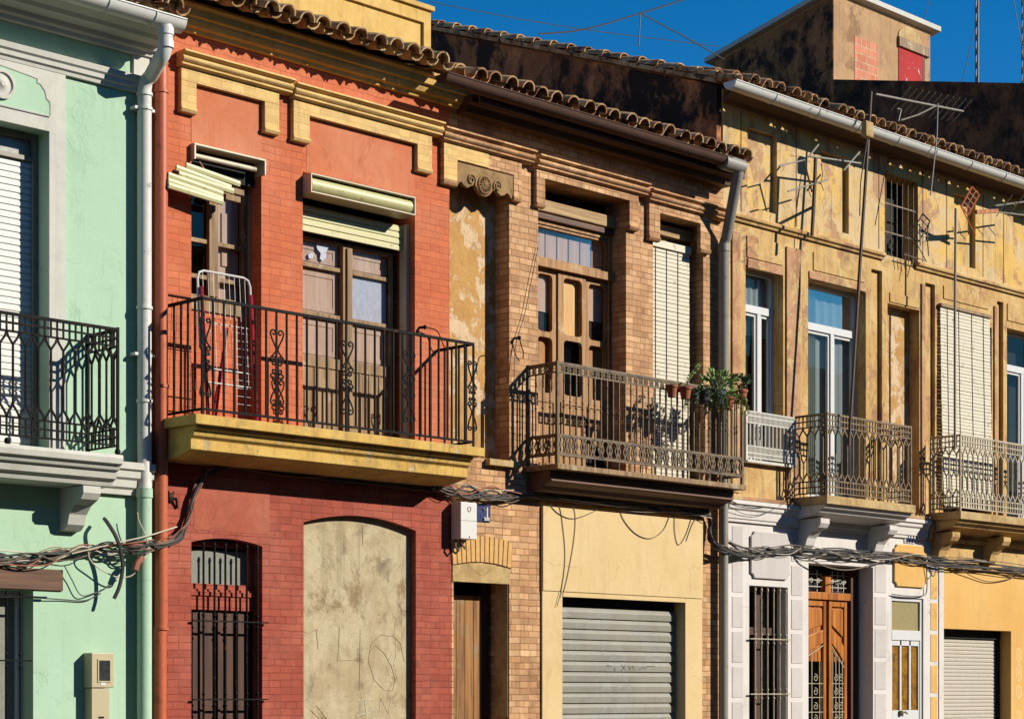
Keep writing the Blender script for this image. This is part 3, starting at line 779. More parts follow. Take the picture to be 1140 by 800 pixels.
# attic parapet
zpt = Z(481, 6, .3)
mb = MB()
wall(mb, XR0 - .05, XR1 + .03, 7.75, zpt - .07, [(XR1 - 2.9, X(472, .3), 7.8, zpt - .2, .03)], y=.3, back=.6)
mb.face([(XR1 - 2.9, .33, 7.8), (X(472, .3), .33, 7.8), (X(472, .3), .33, zpt - .2), (XR1 - 2.9, .33, zpt - .2)])
mb.build('attic_parapet', 'yellow', red)
mb = MB(); mb.box(XR0 - .09, XR1 + .06, .27, .63, zpt - .068, zpt - .02); mb.prism_x([(.27, zpt - .0195), (.63, zpt - .0195), (.45, zpt + .04)], XR0 - .09, XR1 + .06)
mb.build('parapet_coping', 'yellow', red, bevel=.004)
# red downpipe and dark joint
prx = X(179, -.06)
mb = MB(); mb.tube([(prx, -.065, 7.5), (prx, -.065, 2.3), (prx - .01, -.06, 2.22), (prx - .01, -.06, 0)], .058, 14)
for z in (6.9, 4.35, 2.25): mb.lathe([(.058, -.012), (.067, -.012), (.067, .012), (.058, .012)], (prx, -.065, z), 14)
mb.build('downpipe', 'red_pipe', red, smooth=True)
# --- window A (bricked-up below, fallen roller blind)
yb = .2
sill = Z(240, 342, yb)
axb = X(275, yb) + .0
mb = MB(); mb.box(ax0, ax1 - .0, yb - .02, yb + .12, rfl - .02, sill - .05); mb.build('brick_infill', 'red', red)
mb = MB()
zt = zA - .26
frame(mb, ax0, axb, sill, zt, yb, yb + .07, .045, .09)
mxa = X(237, yb)
mb.box(mxa - .05, mxa + .05, yb - .015, yb + .07, sill + .09, zt - .045)
for za in (Z(225, 268, yb), Z(225, 308, yb)):
    mb.box(ax0 + .045, mxa - .05, yb + .005, yb + .06, za - .02, za + .02); mb.box(mxa + .05, axb - .045, yb + .005, yb + .06, za - .02, za + .02)
mb.box(ax0 - .0, axb + .02, yb - .04, yb - .001, sill - .06, sill + .06)
wA = mb.build('window', 'wood_grey', red, bevel=.004)
pane(ax0 + .045, mxa - .05, sill + .09, zt - .045, yb + .035, 'glass_dark', wA)
pane(mxa + .05, axb - .045, sill + .09, zt - .045, yb + .035, 'glass_old', wA)
mb = MB(); mb.box(mxa + .05, axb - .045, yb + .075, yb + .095, sill + .05, zt - .045)
xm_ = (mxa + .05 + axb - .045) / 2
mb.box(xm_ - .05, xm_ + .05, yb + .062, yb + .074, sill + .4, zt - .2); mb.build('inner_shutter', 'wood_board', wA, bevel=.004)
mb = MB(); mb.box(axb + .002, axb + .05, yb - .05, yb + .05, sill - .1, zA - .12); mb.build('blind_guide', 'alu', wA)
mb = MB(); mb.box(ax0, ax1, .34, .37, sill - .05, zA - .02); mb.build('dark_backing', 'dark', wA)
# empty blind box
bb = MB()
by0, by1 = -.06, .1
bb.box(ax0 - .01, ax1 + .01, by0, by1, zA - .005, zA + .012)
bb.box(ax0 - .01, ax0 + .008, by0, by1, zA - .13, zA - .006); bb.box(ax1 - .008, ax1 + .01, by0, by1, zA - .13, zA - .006)
box_o = bb.build('blind_box', 'cream_metal', red, bevel=.002)
mb = MB(); mb.tube([(ax0 + .012, .0, zA - .085), (ax1 - .07, .0, zA - .085)], .024, 12); mb.build('roller_tube', 'cream_metal', box_o, smooth=True)
mb = MB(); mb.box(ax0 + .009, ax1 - .009, .09, .1, zA - .22, zA - .007); mb.build('box_back', 'dark', box_o)
# fallen slats
fs = MB(); rnd = random.Random(3)
ends_ = [((207, 184), (267, 205)), ((196, 186.5), (257, 209)), ((199, 193.5), (260, 213)), ((187, 194.5), (248, 216)), ((187, 201), (248, 222)), ((187.5, 206), (248, 225))]
for i, (a, b) in enumerate(ends_):
    y = -.10 - .008 * i
    A = P(a[0], a[1], y); B = P(b[0], b[1], y - .03)
    d = (B - A).normalized(); up = Vector((-d.z, 0, d.x)).normalized()
    hgt = .027
    pr = []
    for q in (A, B):
        pr.append([q + Vector((0, .012, 0)) + up * hgt, q + Vector((0, -.006, 0)) + up * hgt * .9, q + Vector((0, -.012, 0)), q + Vector((0, -.006, 0)) - up * hgt * .9, q + Vector((0, .012, 0)) - up * hgt])
    fs.loft(pr)
fs.build('fallen_blind_slats', 'slat_cream', red)
mb = MB()
for a, b in (((257, 212), (270, 215.5)), ((250, 219), (266, 223))):
    A = P(a[0], a[1], -.03); B = P(b[0], b[1], -.03)
    mb.tube([A, B], .035, 4)
mb.tube([P(222, 180, -.06), P(227, 188, -.1)], .008, 5)
mb.build('broken_slat_ends', 'wood_grey', red)
# --- window B: cream box, curtain of slats, old French window
zB0 = Z(345, 298, yb)
bxb = X(447, yb)
mb = MB()
zt = Z(345, 262, yb)
fx1 = X(440, yb)
frame(mb, bx0, fx1, rfl, zt, yb + .03, yb + .1, .04, .12)
mxb = X(388, yb)
mb.box(mxb - .06, mxb + .06, yb + .01, yb + .1, rfl + .12, zt - .04)
mb.box(mxb - .022, mxb + .022, yb - .01, yb + .009, rfl + .05, zt - .05)
hz = [Z(363, 297, yb), Z(363, 351, yb), Z(363, 403, yb)]
for z, t_ in zip(hz, (.02, .025, .05)):
    mb.box(bx0 + .04, mxb - .06, yb + .035, yb + .095, z - t_, z + t_); mb.box(mxb + .06, fx1 - .04, yb + .035, yb + .095, z - t_, z + t_)
wB = mb.build('french_window', 'wood_grey', red, bevel=.004)
for xa, xb_ in ((bx0 + .04, mxb - .06), (mxb + .06, fx1 - .04)):
    mb = MB(); mb.box(xa, xb_, yb + .05, yb + .075, rfl + .12, hz[2] - .05)
    for k in range(1, 4):
        xx = xa + (xb_ - xa) * k / 4
        mb.box(xx - .012, xx + .012, yb + .042, yb + .0495, rfl + .12, hz[2] - .05)
    mb.build('lower_panel', 'wood_grey', wB, bevel=.002)
    lev = [hz[2] + .05, hz[1] - .025, hz[1] + .025, hz[0] - .02, hz[0] + .02, zt - .04]
    for k in range(3):
        pane(xa, xb_, lev[2 * k], lev[2 * k + 1], yb + .06, 'glass_old', wB)
        mb = MB()
        if k == 1 and xa > mxb:
            mb.box(xa + .02, xb_ - .02, yb + .072, yb + .078, lev[2], lev[3]); mb.build('paper_cover', 'newspaper', wB)
        else:
            mb.box(xa - .03, xb_ + .03, yb + .085, yb + .1 - .002, lev[2 * k] - .02, lev[2 * k + 1] + .02)
            frame(mb, xa + .02, xb_ - .02, lev[2 * k] + .02, lev[2 * k + 1] - .02, yb + .078, yb + .084, .05)
            mb.build('inner_shutter', 'wood_board', wB, bevel=.003)
mb = MB()
for poly in (((352, 271), (355, 269), (358, 273), (361, 270), (365, 269), (366, 275), (363, 280), (363, 287), (359, 291), (356, 288), (357, 282), (353, 277)), ((343, 284), (346, 281), (350, 283), (348, 287), (344, 288))):
    mb.prism_y([(X(a, yb + .055), Z(a, b, yb + .055)) for a, b in poly], yb + .053, yb + .057)
mb.build('torn_paper', 'newspaper', wB)
mb = MB(); mb.box(bx0, bx1, .34, .37, rfl, zA - .02); mb.build('dark_backing', 'dark', wB)
mb = MB(); mb.box(bxb - .045, bxb, yb - .12, yb - .02, rfl, zA - .25); mb.build('blind_guide', 'cream_metal', wB, bevel=.003)
zs0 = Z(340, 257.5, yb - .06)
mb = MB(); slats(mb, bx0 + .01, bxb - .05, zs0, zA - .26, yb - .06, .055, .012); mb.build('slat_curtain', 'slat_cream', wB)
bz1 = Z(345, 193, -.09); bz0 = Z(345, 213, -.09)
bxl, bxr = X(344, -.09), X(460.5, -.09)
mb = MB()
mb.box(bxl, bxr, -.12, .1, bz1 - .012, bz1); mb.box(bxl, bxr, -.12, .1, bz0 - .012, bz0)
mb.box(bxl, bxl + .012, -.12, .1, bz0 + .0005, bz1 - .0125); mb.box(bxr - .012, bxr, -.12, .1, bz0 + .0005, bz1 - .0125)
bo = mb.build('blind_box', 'cream_metal', wB, bevel=.002)
mb = MB(); mb.tube([(bxl + .02, -.05, (bz0 + bz1) / 2 - .01), (bxr - .03, -.05, (bz0 + bz1) / 2 - .01)], (bz1 - bz0) * .40, 18); mb.build('rolled_slats', 'slat_cream', wB, smooth=True)
mb = MB(); mb.box(bxl + .0125, bxr - .0125, .085, .095, bz0 + .001, bz1 - .0125); mb.build('box_back', 'dark', wB)
# --- balcony
sx0, sx1 = X(220, -.58) - .02, X(540, -.58)
mb = MB()
mb.box(sx0, sx1, -.58, -.001, rfl - .085, rfl)
sl = [(0, rfl - .086), (-.52, rfl - .086), (-.52, rfl - .115), (-.49, rfl - .125), (-.475, rfl - .17), (-.44, rfl - .195), (-.44, rfl - .285), (-.40, rfl - .30), (-.2, rfl - .34), (0, rfl - .36)]
mb.prism_x(sl, sx0 + .05, sx1 - .10)
rb = mb.build('balcony', 'yellow_slab', red, bevel=.006)
rlx0, rlx1 = X(225, -.52), X(527, -.52)
rz1 = 5.05 + .0; rz1 = Z(527, 383, -.52); rz0 = rfl + .055
mb = MB()
for z, t_ in ((rz1, .018), (rz0, .014)):
    mb.tube([(rlx0, -.01, z), (rlx0, -.52, z)], t_, 4); mb.tube([(rlx0, -.52, z), (rlx1, -.52, z)], t_, 4); mb.tube([(rlx1, -.52, z), (rlx1, -.01, z)], t_, 4)
scx = [X(308, -.52), X(386, -.52), X(455, -.52)]
n = 28
for i in range(n + 1):
    x = rlx0 + (rlx1 - rlx0) * i / n
    mb.tube([(x, -.52, rz0), (x, -.52, rz1)], .0108, 4)
for i in range(1, 5):
    for x in (rlx0, rlx1): mb.tube([(x, -.52 + .51 * i / 5, rz0), (x, -.52 + .51 * i / 5, rz1)], .0108, 4)
for x in (rlx0, rlx1, (rlx0 + rlx1) / 2): mb.tube([(x, -.52, rfl - .01), (x, -.52, rz1)], .012, 4)
rr_ = mb.build('railing', 'iron', rb)
for x in [rlx0 + .03] + scx + [rlx1 - .02]:
    mb = MB(); scroll_panel(mb, x, -.525, rz0 + .1, rz1 - .16, .09 if x in scx else .07); mb.build('iron_scroll', 'iron', rb)
# --- ground floor: grilled window, walled-up arch
mb = MB()
gyd = .12
zl = Z(240, 656, gyd); zl2 = Z(240, 679, gyd)
gxb = X(281, gyd)
frame(mb, gx0, gx1, zl, gzt - .02, gyd, gyd + .1, .05); mb.box(gx0, gx1, gyd - .02, gyd + .1, zl2, zl - .001)
mb.box(gx0, gx1, gyd - .035, gyd - .02, zl - .06, zl - .02)
gw = mb.build('window', 'red_low', red, bevel=.004)
pane(gx0 + .05, gx1 - .05, zl + .05, gzt - .1, gyd + .05, 'frosted', gw)
mb = MB(); mb.box(gx0, gx1, gyd + .02, gyd + .05, .7, zl2 - .001)
for xx in (.25, .5, .75): mb.box(gx0 + (gx1 - gx0) * xx - .015, gx0 + (gx1 - gx0) * xx + .015, gyd, gyd + .0195, .7, zl2 - .02)
mb.build('dusty_shutter', 'wood_dark', gw, bevel=.003)
mb = MB(); bars_grille(mb, gx0 + .05, gx1 - .02, .6, gzt - .04, -.03, 6, (Z(250, 691.5), Z(250, 778)), .010, .06)
mb.build('window_grille', 'iron', red)
mb = MB()
wpoly = [(ix0, .0), (ix1, .0)]
for k in range(15):
    t = 1 - k / 14; wpoly.append((ix0 + (ix1 - ix0) * t, izt - .10 * (2 * t - 1) ** 2 + .001))
mb.prism_y(wpoly, .08, .15); inf = mb.build('walled_up_arch', 'infill', red)
y = .079
def scr(pts, r=.0028, nm='scratched_numeral', mt='scratch'):
    mb = MB(); mb.tube([P(a, b, y) for a, b in pts], r, 4); mb.build(nm, mt, inf)
scr([(378, 697), (376, 735), (400, 734)]); scr([(401, 700), (400, 768)])
scr([(436, 708), (424, 706), (413, 716), (410, 735), (417, 757), (428, 768), (437, 768), (440, 756), (436, 742), (428, 727), (418, 718), (411, 726)])
scr([(436, 706), (446, 716), (450, 736)], .003); scr([(403, 583), (404, 606)], .003)
scr([(346, 790), (356, 800)], .003); scr([(364, 800), (352, 785)], .003); scr([(352, 700), (354, 722)], .003)
scr([(398, 779), (416, 778)], .004, 'chalk_mark', 'chalk'); scr([(406, 778), (408, 797)], .004, 'chalk_mark', 'chalk'); scr([(397, 796), (413, 792)], .004, 'chalk_mark', 'chalk')
scr([(422, 794), (424, 776), (432, 794), (436, 775)], .004, 'chalk_mark', 'chalk'); scr([(436, 726), (431, 742), (433, 752)], .003, 'chalk_mark', 'chalk')
mb = MB()
q = P(188, 554, -.03)
mb.ball(q, .05, 6); mb.tube([q + Vector((-.07, .02, .02)), q, q + Vector((.08, 0, -.01)), q + Vector((.1, .02, -.08))], .012, 5)
for k in range(6): mb.tube([q, q + Vector((.065 * math.cos(k), -.03, .065 * math.sin(k)))], .008, 4)
mb.build('cable_fitting', 'iron', red)

# ================================================================== BRICK HOUSE
XB0, XB1 = X(500), X(805)
bh = thing('terraced_house', 'bare tan brick house with wooden French window, dark timber balcony and cream shop front', 'house', ((XB0 + XB1) / 2, 0, 0), 'terraced houses along the street')
nx0, nx1 = XB0 + .004, X(567); nz0 = 4.06; nz1 = 6.975
dx0, dx1 = X(599), X(697); dz1 = 7.02
ex0, ex1 = X(727), X(783); ez1 = 6.97
bfl = 4.02
px0, px1, pzt = X(505), X(567), Z(510, 645)
sx0, sx1 = X(624), X(761.5); szt = Z(690, 667)
mb = MB()
wall(mb, XB0, XB1 - .003, 3.9, 7.6, [(nx0, nx1, nz0, nz1, .21), (dx0, dx1, bfl, dz1, .32), (ex0, ex1, bfl, ez1, .32)])
wall(mb, XB0 + .035, XB1 - .003, 0, 3.899, [(px0, px1, -.01, pzt, .42), (sx0, sx1, -.01, szt, .30)])
mb.build('wall', 'brick', bh)
shell(bh, XB0, XB1, 7.6, front=.46)
# niche
mb = MB(); mb.box(nx0, nx1, .205, .3, nz0, nz1); mb.build('blind_niche', 'niche', bh)
mb = MB(); mb.box(X(540), X(571), -.07, .0, nz0 - .07, nz0 - .005); mb.build('niche_sill', 'stone', bh, bevel=.006)
mb = MB()
lx0, lx1 = X(504), X(568); lzt = 6.965; lw = lx1 - lx0
poly = [(lx0, lzt), (lx0, 6.80)]
prof = [(.03, -.235), (.06, -.20), (.10, -.19), (.13, -.215), (.20, -.235), (.27, -.205), (.33, -.185), (.38, -.235), (.45, -.275), (.52, -.28), (.59, -.25), (.64, -.20), (.68, -.185), (.72, -.205), (.78, -.235), (.85, -.215), (.88, -.19), (.92, -.2), (.97, -.24)]
poly += [(lx0 + lw * a, lzt + b) for a, b in prof] + [(lx1, 6.79), (lx1, lzt)]
mb.prism_y(poly, -.045, .0); pel = mb.build('carved_pelmet', 'pelmet', bh, bevel=.004)
mb = MB()
cx_, cz_ = lx0 + lw * .49, lzt - .165
mb.tube([(cx_ + .085 * math.cos(2*math.pi*k/20), -.05, cz_ + .085 * math.sin(2*math.pi*k/20)) for k in range(20)], .012, 6, closed=True)
for k in range(14):
    a = 2 * math.pi * k / 14
    mb.tube([(cx_ + .02 * math.cos(a), -.055, cz_ + .02 * math.sin(a)), (cx_ + .07 * math.cos(a), -.05, cz_ + .07 * math.sin(a))], .008, 5)
mb.ball((cx_, -.05, cz_), .022, 6)
for s in (-1, 1):
    mb.tube([(cx_ + s * .185 + s * a, -.05, cz_ + .02 + b) for a, b in spiral(0, 0, .012, .062, 0, 1.6, 22)], .011, 5)
mb.build('carved_relief', 'pelmet', pel, smooth=True)
# hoods
hood(X(487), X(588), 7.26, ((X(490), X(505)), (X(568), X(577))), 6.975, 6.76, 'brick', bh)
hood(X(592), X(715), 7.24, ((X(593.5), X(603)), (X(697), X(707))), 7.022, 6.76, 'brick', bh)
hood(X(717), X(803), 7.20, ((X(719), X(731)), (X(776), X(787))), 6.972, 6.70, 'brick', bh)
mb = MB(); mb.box(X(490) + .0, X(540), -.0575, -.0525, 6.98, 7.12); mb.box(X(490) + .001, X(505) - .001, -.0575, -.0525, 6.765, 6.979)
mb.build('yellow_paint_patch', 'yellow_brick', bh)
# eaves
tile_roof(XB0 - .1, X(832, -.38), .222, -.42, 7.64, .36, 3, 'roof', 'clay', bh, seed=9)
mb = MB(); mb.prism_x([(-.08, 7.55), (4.9, 9.36), (4.9, 9.45), (-.08, 7.64)], XB0, XB1 - .01); mb.build('roof_deck', 'clay', bh)
mb = MB(); mb.prism_x([(0, 7.45), (-.14, 7.45), (-.16, 7.52), (-.22, 7.53), (-.24, 7.60), (0, 7.60)], XB0 + .1, XB1 - .02); mb.build('eaves_corbel', 'wood_lintel', bh, bevel=.006)
mb = MB(); mb.box(XB0 + .1, XB1 - .02, -.335, -.315, 7.50, 7.68); mb.prism_x([(-.2405, 7.6), (-.314, 7.6), (-.314, 7.62), (-.2405, 7.62)], XB0 + .1, XB1 - .02); mb.build('light_block_board', 'wood_lintel', bh)  # board added behind the gutter to stop sun leaking under the tiles
mb = MB(); gutter(mb, X(495, -.46), X(812, -.46), -.42, 7.63, .09); mb.build('gutter', 'rust', bh, smooth=True)
mb = MB(); mb.tube([(X(806, -.46), -.44, 7.58), (X(827, -.46), -.44, 7.575)], .085, 16)
gxe = X(823, -.44); pbx = X(805, -.08)
mb.tube([(gxe, -.44, 7.56), (gxe - .02, -.43, 7.47), (pbx + .02, -.11, 6.86), (pbx, -.085, 6.78), (pbx, -.085, 4.3)], .062, 14)
mb.lathe([(.06, -.04), (.07, -.04), (.07, .04), (.06, .04)], (pbx, -.085, 6.75), 14)
mb.tube([(pbx, -.085, 4.3), (pbx, -.085, 0)], .055, 12)
mb.build('downpipe', 'pipe_grey', bh, smooth=True)
# --- wooden French window
yd = .21
mb = MB()
mb.box(dx0, X(681, yd), yd - .06, yd + .06, Z(610, 238.5, yd) + 0, Z(610, 225, yd)); lint = mb.build('lintel_beam', 'wood_lintel_pale', bh, bevel=.012)
mb = MB(); mb.box(dx0, X(681, yd), yd - .04, yd + .06, Z(610, 246, yd), Z(610, 239, yd) - .004); mb.build('lintel_beam', 'wood_lintel', bh, bevel=.008)
fxr = X(680.5, yd); zf1 = Z(610, 246, yd) - .005
tz1 = Z(620, 253, yd); tz0 = Z(620, 292, yd); dzt = Z(620, 301, yd)
mb = MB()
frame(mb, dx0, fxr, bfl, zf1, yd, yd + .08, .04, .1)
mb.box(dx0 + .04, fxr - .04, yd + .0, yd + .08, tz1, zf1 - .04); mb.box(dx0 - .0, fxr + .03, yd - .05, yd + .09, dzt, tz0 - .0)
# three leaves with rounded panes
def rpane(cx0, cx1, z0, z1, r=.05):
    pts = []
    for (ccx, ccz, a0) in ((cx1 - r, z1 - r, 0), (cx0 + r, z1 - r, 90), (cx0 + r, z0 + r, 180), (cx1 - r, z0 + r, 270)):
        pts += [(ccx + r * math.cos(R(a0 + k * 22.5)), ccz + r * math.sin(R(a0 + k * 22.5))) for k in range(5)]
    return pts
def leaf_with_holes(mb, x0, x1, z0, z1, holes, y0, y1):
    # stile-and-rail panel: face ring round each rounded hole
    zc = sorted([h for h in holes], key=lambda h: h[2])
    lev = [z0] + [(a[3] + b[2]) / 2 for a, b in zip(zc, zc[1:])] + [z1]
    for k, h in enumerate(zc):
        za, zb = lev[k], lev[k + 1]
        hp = rpane(*h)
        n = len(hp); cx_, cz_ = (h[0] + h[1]) / 2, (h[2] + h[3]) / 2
        outer = []
        for (x, z) in hp:
            dx, dz = x - cx_, z - cz_
            hx = (x1 - cx_) if dx > 0 else (cx_ - x0); hz_ = (zb - cz_) if dz > 0 else (cz_ - za)
            kx = hx / abs(dx) if abs(dx) > 1e-6 else 1e9; kz = hz_ / abs(dz) if abs(dz) > 1e-6 else 1e9
            kk = min(kx, kz); outer.append((cx_ + dx * kk, cz_ + dz * kk))
        # snap the nearest outer points to the rectangle's corners
        for cxx, czz in ((x0, za), (x1, za), (x0, zb), (x1, zb)):
            i = min(range(n), key=lambda j: (outer[j][0] - cxx) ** 2 + (outer[j][1] - czz) ** 2); outer[i] = (cxx, czz)
        for i in range(n):
            j = (i + 1) % n
            mb.face([(outer[i][0], y0, outer[i][1]), (outer[j][0], y0, outer[j][1]), (hp[j][0], y0, hp[j][1]), (hp[i][0], y0, hp[i][1])])
            mb.face([(hp[i][0], y0, hp[i][1]), (hp[j][0], y0, hp[j][1]), (hp[j][0], y1, hp[j][1]), (hp[i][0], y1, hp[i][1])])
    mb.face([(x0, y0, z0), (x0, y0, z1), (x0, y1, z1), (x0, y1, z0)]); mb.face([(x1, y0, z0), (x1, y1, z0), (x1, y1, z1), (x1, y0, z1)])
    mb.face([(x0, y0, z0), (x0, y1, z0), (x1, y1, z0), (x1, y0, z0)])
dw = mb.build('french_window', 'wood_brown', bh, bevel=.004)
tzg = (dx0 + .05, fxr - .06, tz0 + .03, tz1 - .03)
mb = MB(); leaf_with_holes(mb, dx0 + .04, fxr - .04, tz0 + .001, tz1 - .001, [tzg + (.07,)], yd + .015, yd + .05); mb.build('transom_frame', 'wood_brown', dw)
pane(tzg[0], tzg[1], tzg[2], tzg[3], yd + .045, 'glass_old', dw)
mb = MB()
for k in range(7):
    xa = tzg[0] + (tzg[1] - tzg[0]) * k / 7
    mb.box(xa + .01, xa + (tzg[1] - tzg[0]) / 7 - .006, yd + .085, yd + .1, tz0, tz1)
mb.build('transom_boards', 'wood_board', dw)
zrow = [Z(638, 374, yd), Z(638, 380, yd), Z(638, 441, yd)]
ztop_h = Z(638, 311, yd)
cols = [(dx0 + .02, X(621, yd), X(600, yd) , X(616.5, yd), 0), (X(621.5, yd), X(652, yd), X(627.6, yd), X(648, yd), 1), (X(652.5, yd), fxr - .04, X(657, yd), X(676, yd), 2)]
for ca, cb, ha, hb, kind in cols:
    ca = max(ca, dx0 + .041); ha = max(ha, ca + .02)
    mb = MB()
    yl = yd + (.0 if kind == 1 else .02)
    leaf_with_holes(mb, ca, cb, bfl + .1, dzt - .002, [(ha, hb, zrow[2], zrow[1], .05), (ha, hb, zrow[0], ztop_h, .05)], yl, yl + .06)
    leaf = mb.build('door_leaf', 'wood_brown', dw)
    mb = MB(); frame(mb, ca + .035, cb - .035, bfl + .2, zrow[2] - .08, yl - .012, yl - .001, .02); mb.build('panel_mould', 'wood_brown', leaf)
    up_glass = kind != 1
    mb = MB(); mb.box(ha - .03, hb + .03, yl + .065, yl + .08, (zrow[0] if not up_glass else zrow[2]) - .03, (ztop_h if not up_glass else zrow[1]) + .02)
    mb.build('inner_shutter', 'wood_warm' if kind == 1 else 'wood_plank', leaf)
    if up_glass:
        pane(ha - .02, hb + .02, zrow[0] - .02, ztop_h + .02, yl + .045, 'glass_old', leaf)
        mb = MB(); mb.box(ha, hb, yl + .062, yl + .07, zrow[0] + .22, ztop_h); mb.build('curtain', 'wood_board', leaf)
    else:
        pane(ha - .02, hb + .02, zrow[2] - .02, zrow[1] + .02, yl + .045, 'glass_dark', leaf)
mb = MB(); mb.box(fxr + .02, dx1 - .001, yd + .1, .315, bfl, dz1 - .01); mb.box(dx0, fxr + .02, .305, .315, bfl, dz1 - .01); mb.build('dark_backing', 'dark', dw)
# --- right window behind the blind
ye = .2
exr = X(770, ye)
mb = MB(); frame(mb, ex0, ex1, bfl, ez1 - .12, ye, ye + .06, .06); mb.box((ex0 + ex1) / 2 - .04, (ex0 + ex1) / 2 + .04, ye, ye + .06, bfl + .06, ez1 - .18)
ew = mb.build('window', 'wood_grey', bh, bevel=.004)
pane(ex0 + .06, ex1 - .06, bfl + .06, ez1 - .18, ye + .03, 'glass_dark', ew)
mb = MB(); mb.box(ex0, exr, ye - .06, ye - .002, Z(730, 262, ye), Z(730, 250, ye)); mb.build('lintel_beam', 'wood_lintel_pale', ew, bevel=.01)
# --- timber balcony
bsx0, bsx1 = X(621, -.47), X(831, -.47)
mb = MB()
mb.box(bsx0 + .03, bsx1 - .05, -.33, -.001, bfl - .145, bfl - .0555)
mb.prism_x([(0, bfl - .1455), (-.36, bfl - .1455), (-.365, bfl - .165), (-.34, bfl - .18), (-.25, bfl - .21), (-.22, bfl - .25), (0, bfl - .27)], bsx0 + .02, bsx1 - .1)
bb_ = mb.build('balcony', 'wood_lintel', bh, bevel=.005)
mb = MB(); mb.box(bsx0, bsx1, -.47, -.001, bfl - .055, bfl); mb.build('deck_board', 'wood_grey', bb_, bevel=.006)
brx0, brx1 = X(620.5, -.42), X(826, -.42); brz1 = 5.05; brz0 = bfl + .03
mb = MB(); baluster_rail(mb, (brx0, -.42), (brx1, -.42), brz0, brz1)
baluster_rail(mb, (brx0, -.42), (brx0, -.01), brz0, brz1, posts=(0, 1)); baluster_rail(mb, (brx1, -.42), (brx1, -.01), brz0, brz1, posts=(0, 1))
mb.build('railing', 'iron_brown', bb_)
# --- plank door, lintel, fan
mb = MB()
yp = .25
lxr = X(537, yp); lx0_ = px0 + .03
nb_ = 5
for k in range(nb_):
    xa = lx0_ + (lxr - lx0_) * k / nb_
    mb.box(xa, xa + (lxr - lx0_) / nb_ - .006, yp, yp + .04, 0, Z(510, 662, yp))
pd = mb.build('plank_door', 'wood_plank', bh, bevel=.004)
mb = MB(); mb.box(lxr + .01, lxr + .08, yp + .0, yp + .09, 0, pzt - .02); mb.build('door_post', 'wood_dark', pd, bevel=.004)
mb = MB(); mb.box(px0, px1 - .002, .40, .419, 0, pzt); mb.build('dark_backing', 'dark', pd)
mb = MB(); mb.box(px1 - .012, px1 - .001, .012, .2, 1.45, pzt - .003); mb.build('reveal_plaster', 'stone', pd)
lzt_ = Z(505, 627)
mb = MB(); n = 12
poly = [(X(503), pzt - .02), (X(567), pzt - .02)] + [(X(567) + (X(503) - X(567)) * k / n, lzt_ - .02 + .035 * math.sin(math.pi * k / n)) for k in range(n + 1)]
mb.prism_y(poly, -.012, .01); mb.build('door_lintel', 'stone', bh, bevel=.006)
fxa, fxb = X(503), X(568); fz0 = lzt_ - .012; nn = 13
mb = MB()
cxf = (fxa + fxb) / 2; hw = (fxb - fxa) / 2
def fpt(t, v):
    base = fz0 + .045 * (1 - t * t); top = base + .26
    return (cxf + hw * t * (1.0 + .06 * v), base + (top - base) * v)
for k in range(nn):
    t0 = -1 + 2 * k / nn + .012; t1 = -1 + 2 * (k + 1) / nn - .012
    pts = [fpt(t0, 0), fpt(t1, 0), fpt(t1, 1), fpt(t0, 1)]
    mb.prism_y(pts, -.016, .005)
fo = mb.build('relieving_arch', 'fan', bh, bevel=.003)
mb = MB(); mb.prism_y([fpt(-1.01, -.02), fpt(-.5, -.02), fpt(0, -.02), fpt(.5, -.02), fpt(1.01, -.02), fpt(1.01, 1.02), fpt(.5, 1.02), fpt(0, 1.02), fpt(-.5, 1.02), fpt(-1.01, 1.02)], -.008, .004); mb.build('arch_mortar', 'joint', fo)
# --- cream shop front with roller shutter
czt, czb = Z(602, 563), Z(602, 657)
mb = MB(); mb.box(X(602), X(780), -.035, .0, czb, czt); mb.build('shop_fascia', 'cream', bh, bevel=.004)
mb = MB()
mb.box(X(602), sx0 + .004, -.024, .0, 0, czb - .003); mb.box(sx1 - .004, X(780), -.024, .0, 0, czb - .003)
mb.box(sx1 - .0045, sx1 + .0, .0005, .14, 0, szt); mb.box(sx0 - .0, sx0 + .0045, .0005, .14, 0, szt)
mb.box(sx0 + .0045, sx1 - .0045, -.024, .14, szt, czb - .003)
mb.build('shop_pier', 'cream', bh, bevel=.003)
mb = MB(); slats(mb, sx0 + .005, X(752, .13), 0, szt - .10, .13, .112, .024); sh = mb.build('roller_shutter', 'steel', bh)
mb = MB(); mb.box(sx0 + .005, sx1 - .005, .15, .2, 0, szt); mb.build('shutter_guide', 'dark', sh)
y = .098
for pts in ([(684, 742), (685, 746)], [(692, 739), (697, 745)], [(697, 739), (692, 746)], [(700, 739), (701, 745), (705, 740), (706, 745)], [(712, 744), (717, 742), (719, 744)], [(675, 740), (682, 741)], [(720, 741), (729, 741)]):
    mb = MB(); mb.tube([P(a, b, y) for a, b in pts], .002, 4); mb.build('pen_scribble', 'cable', sh)

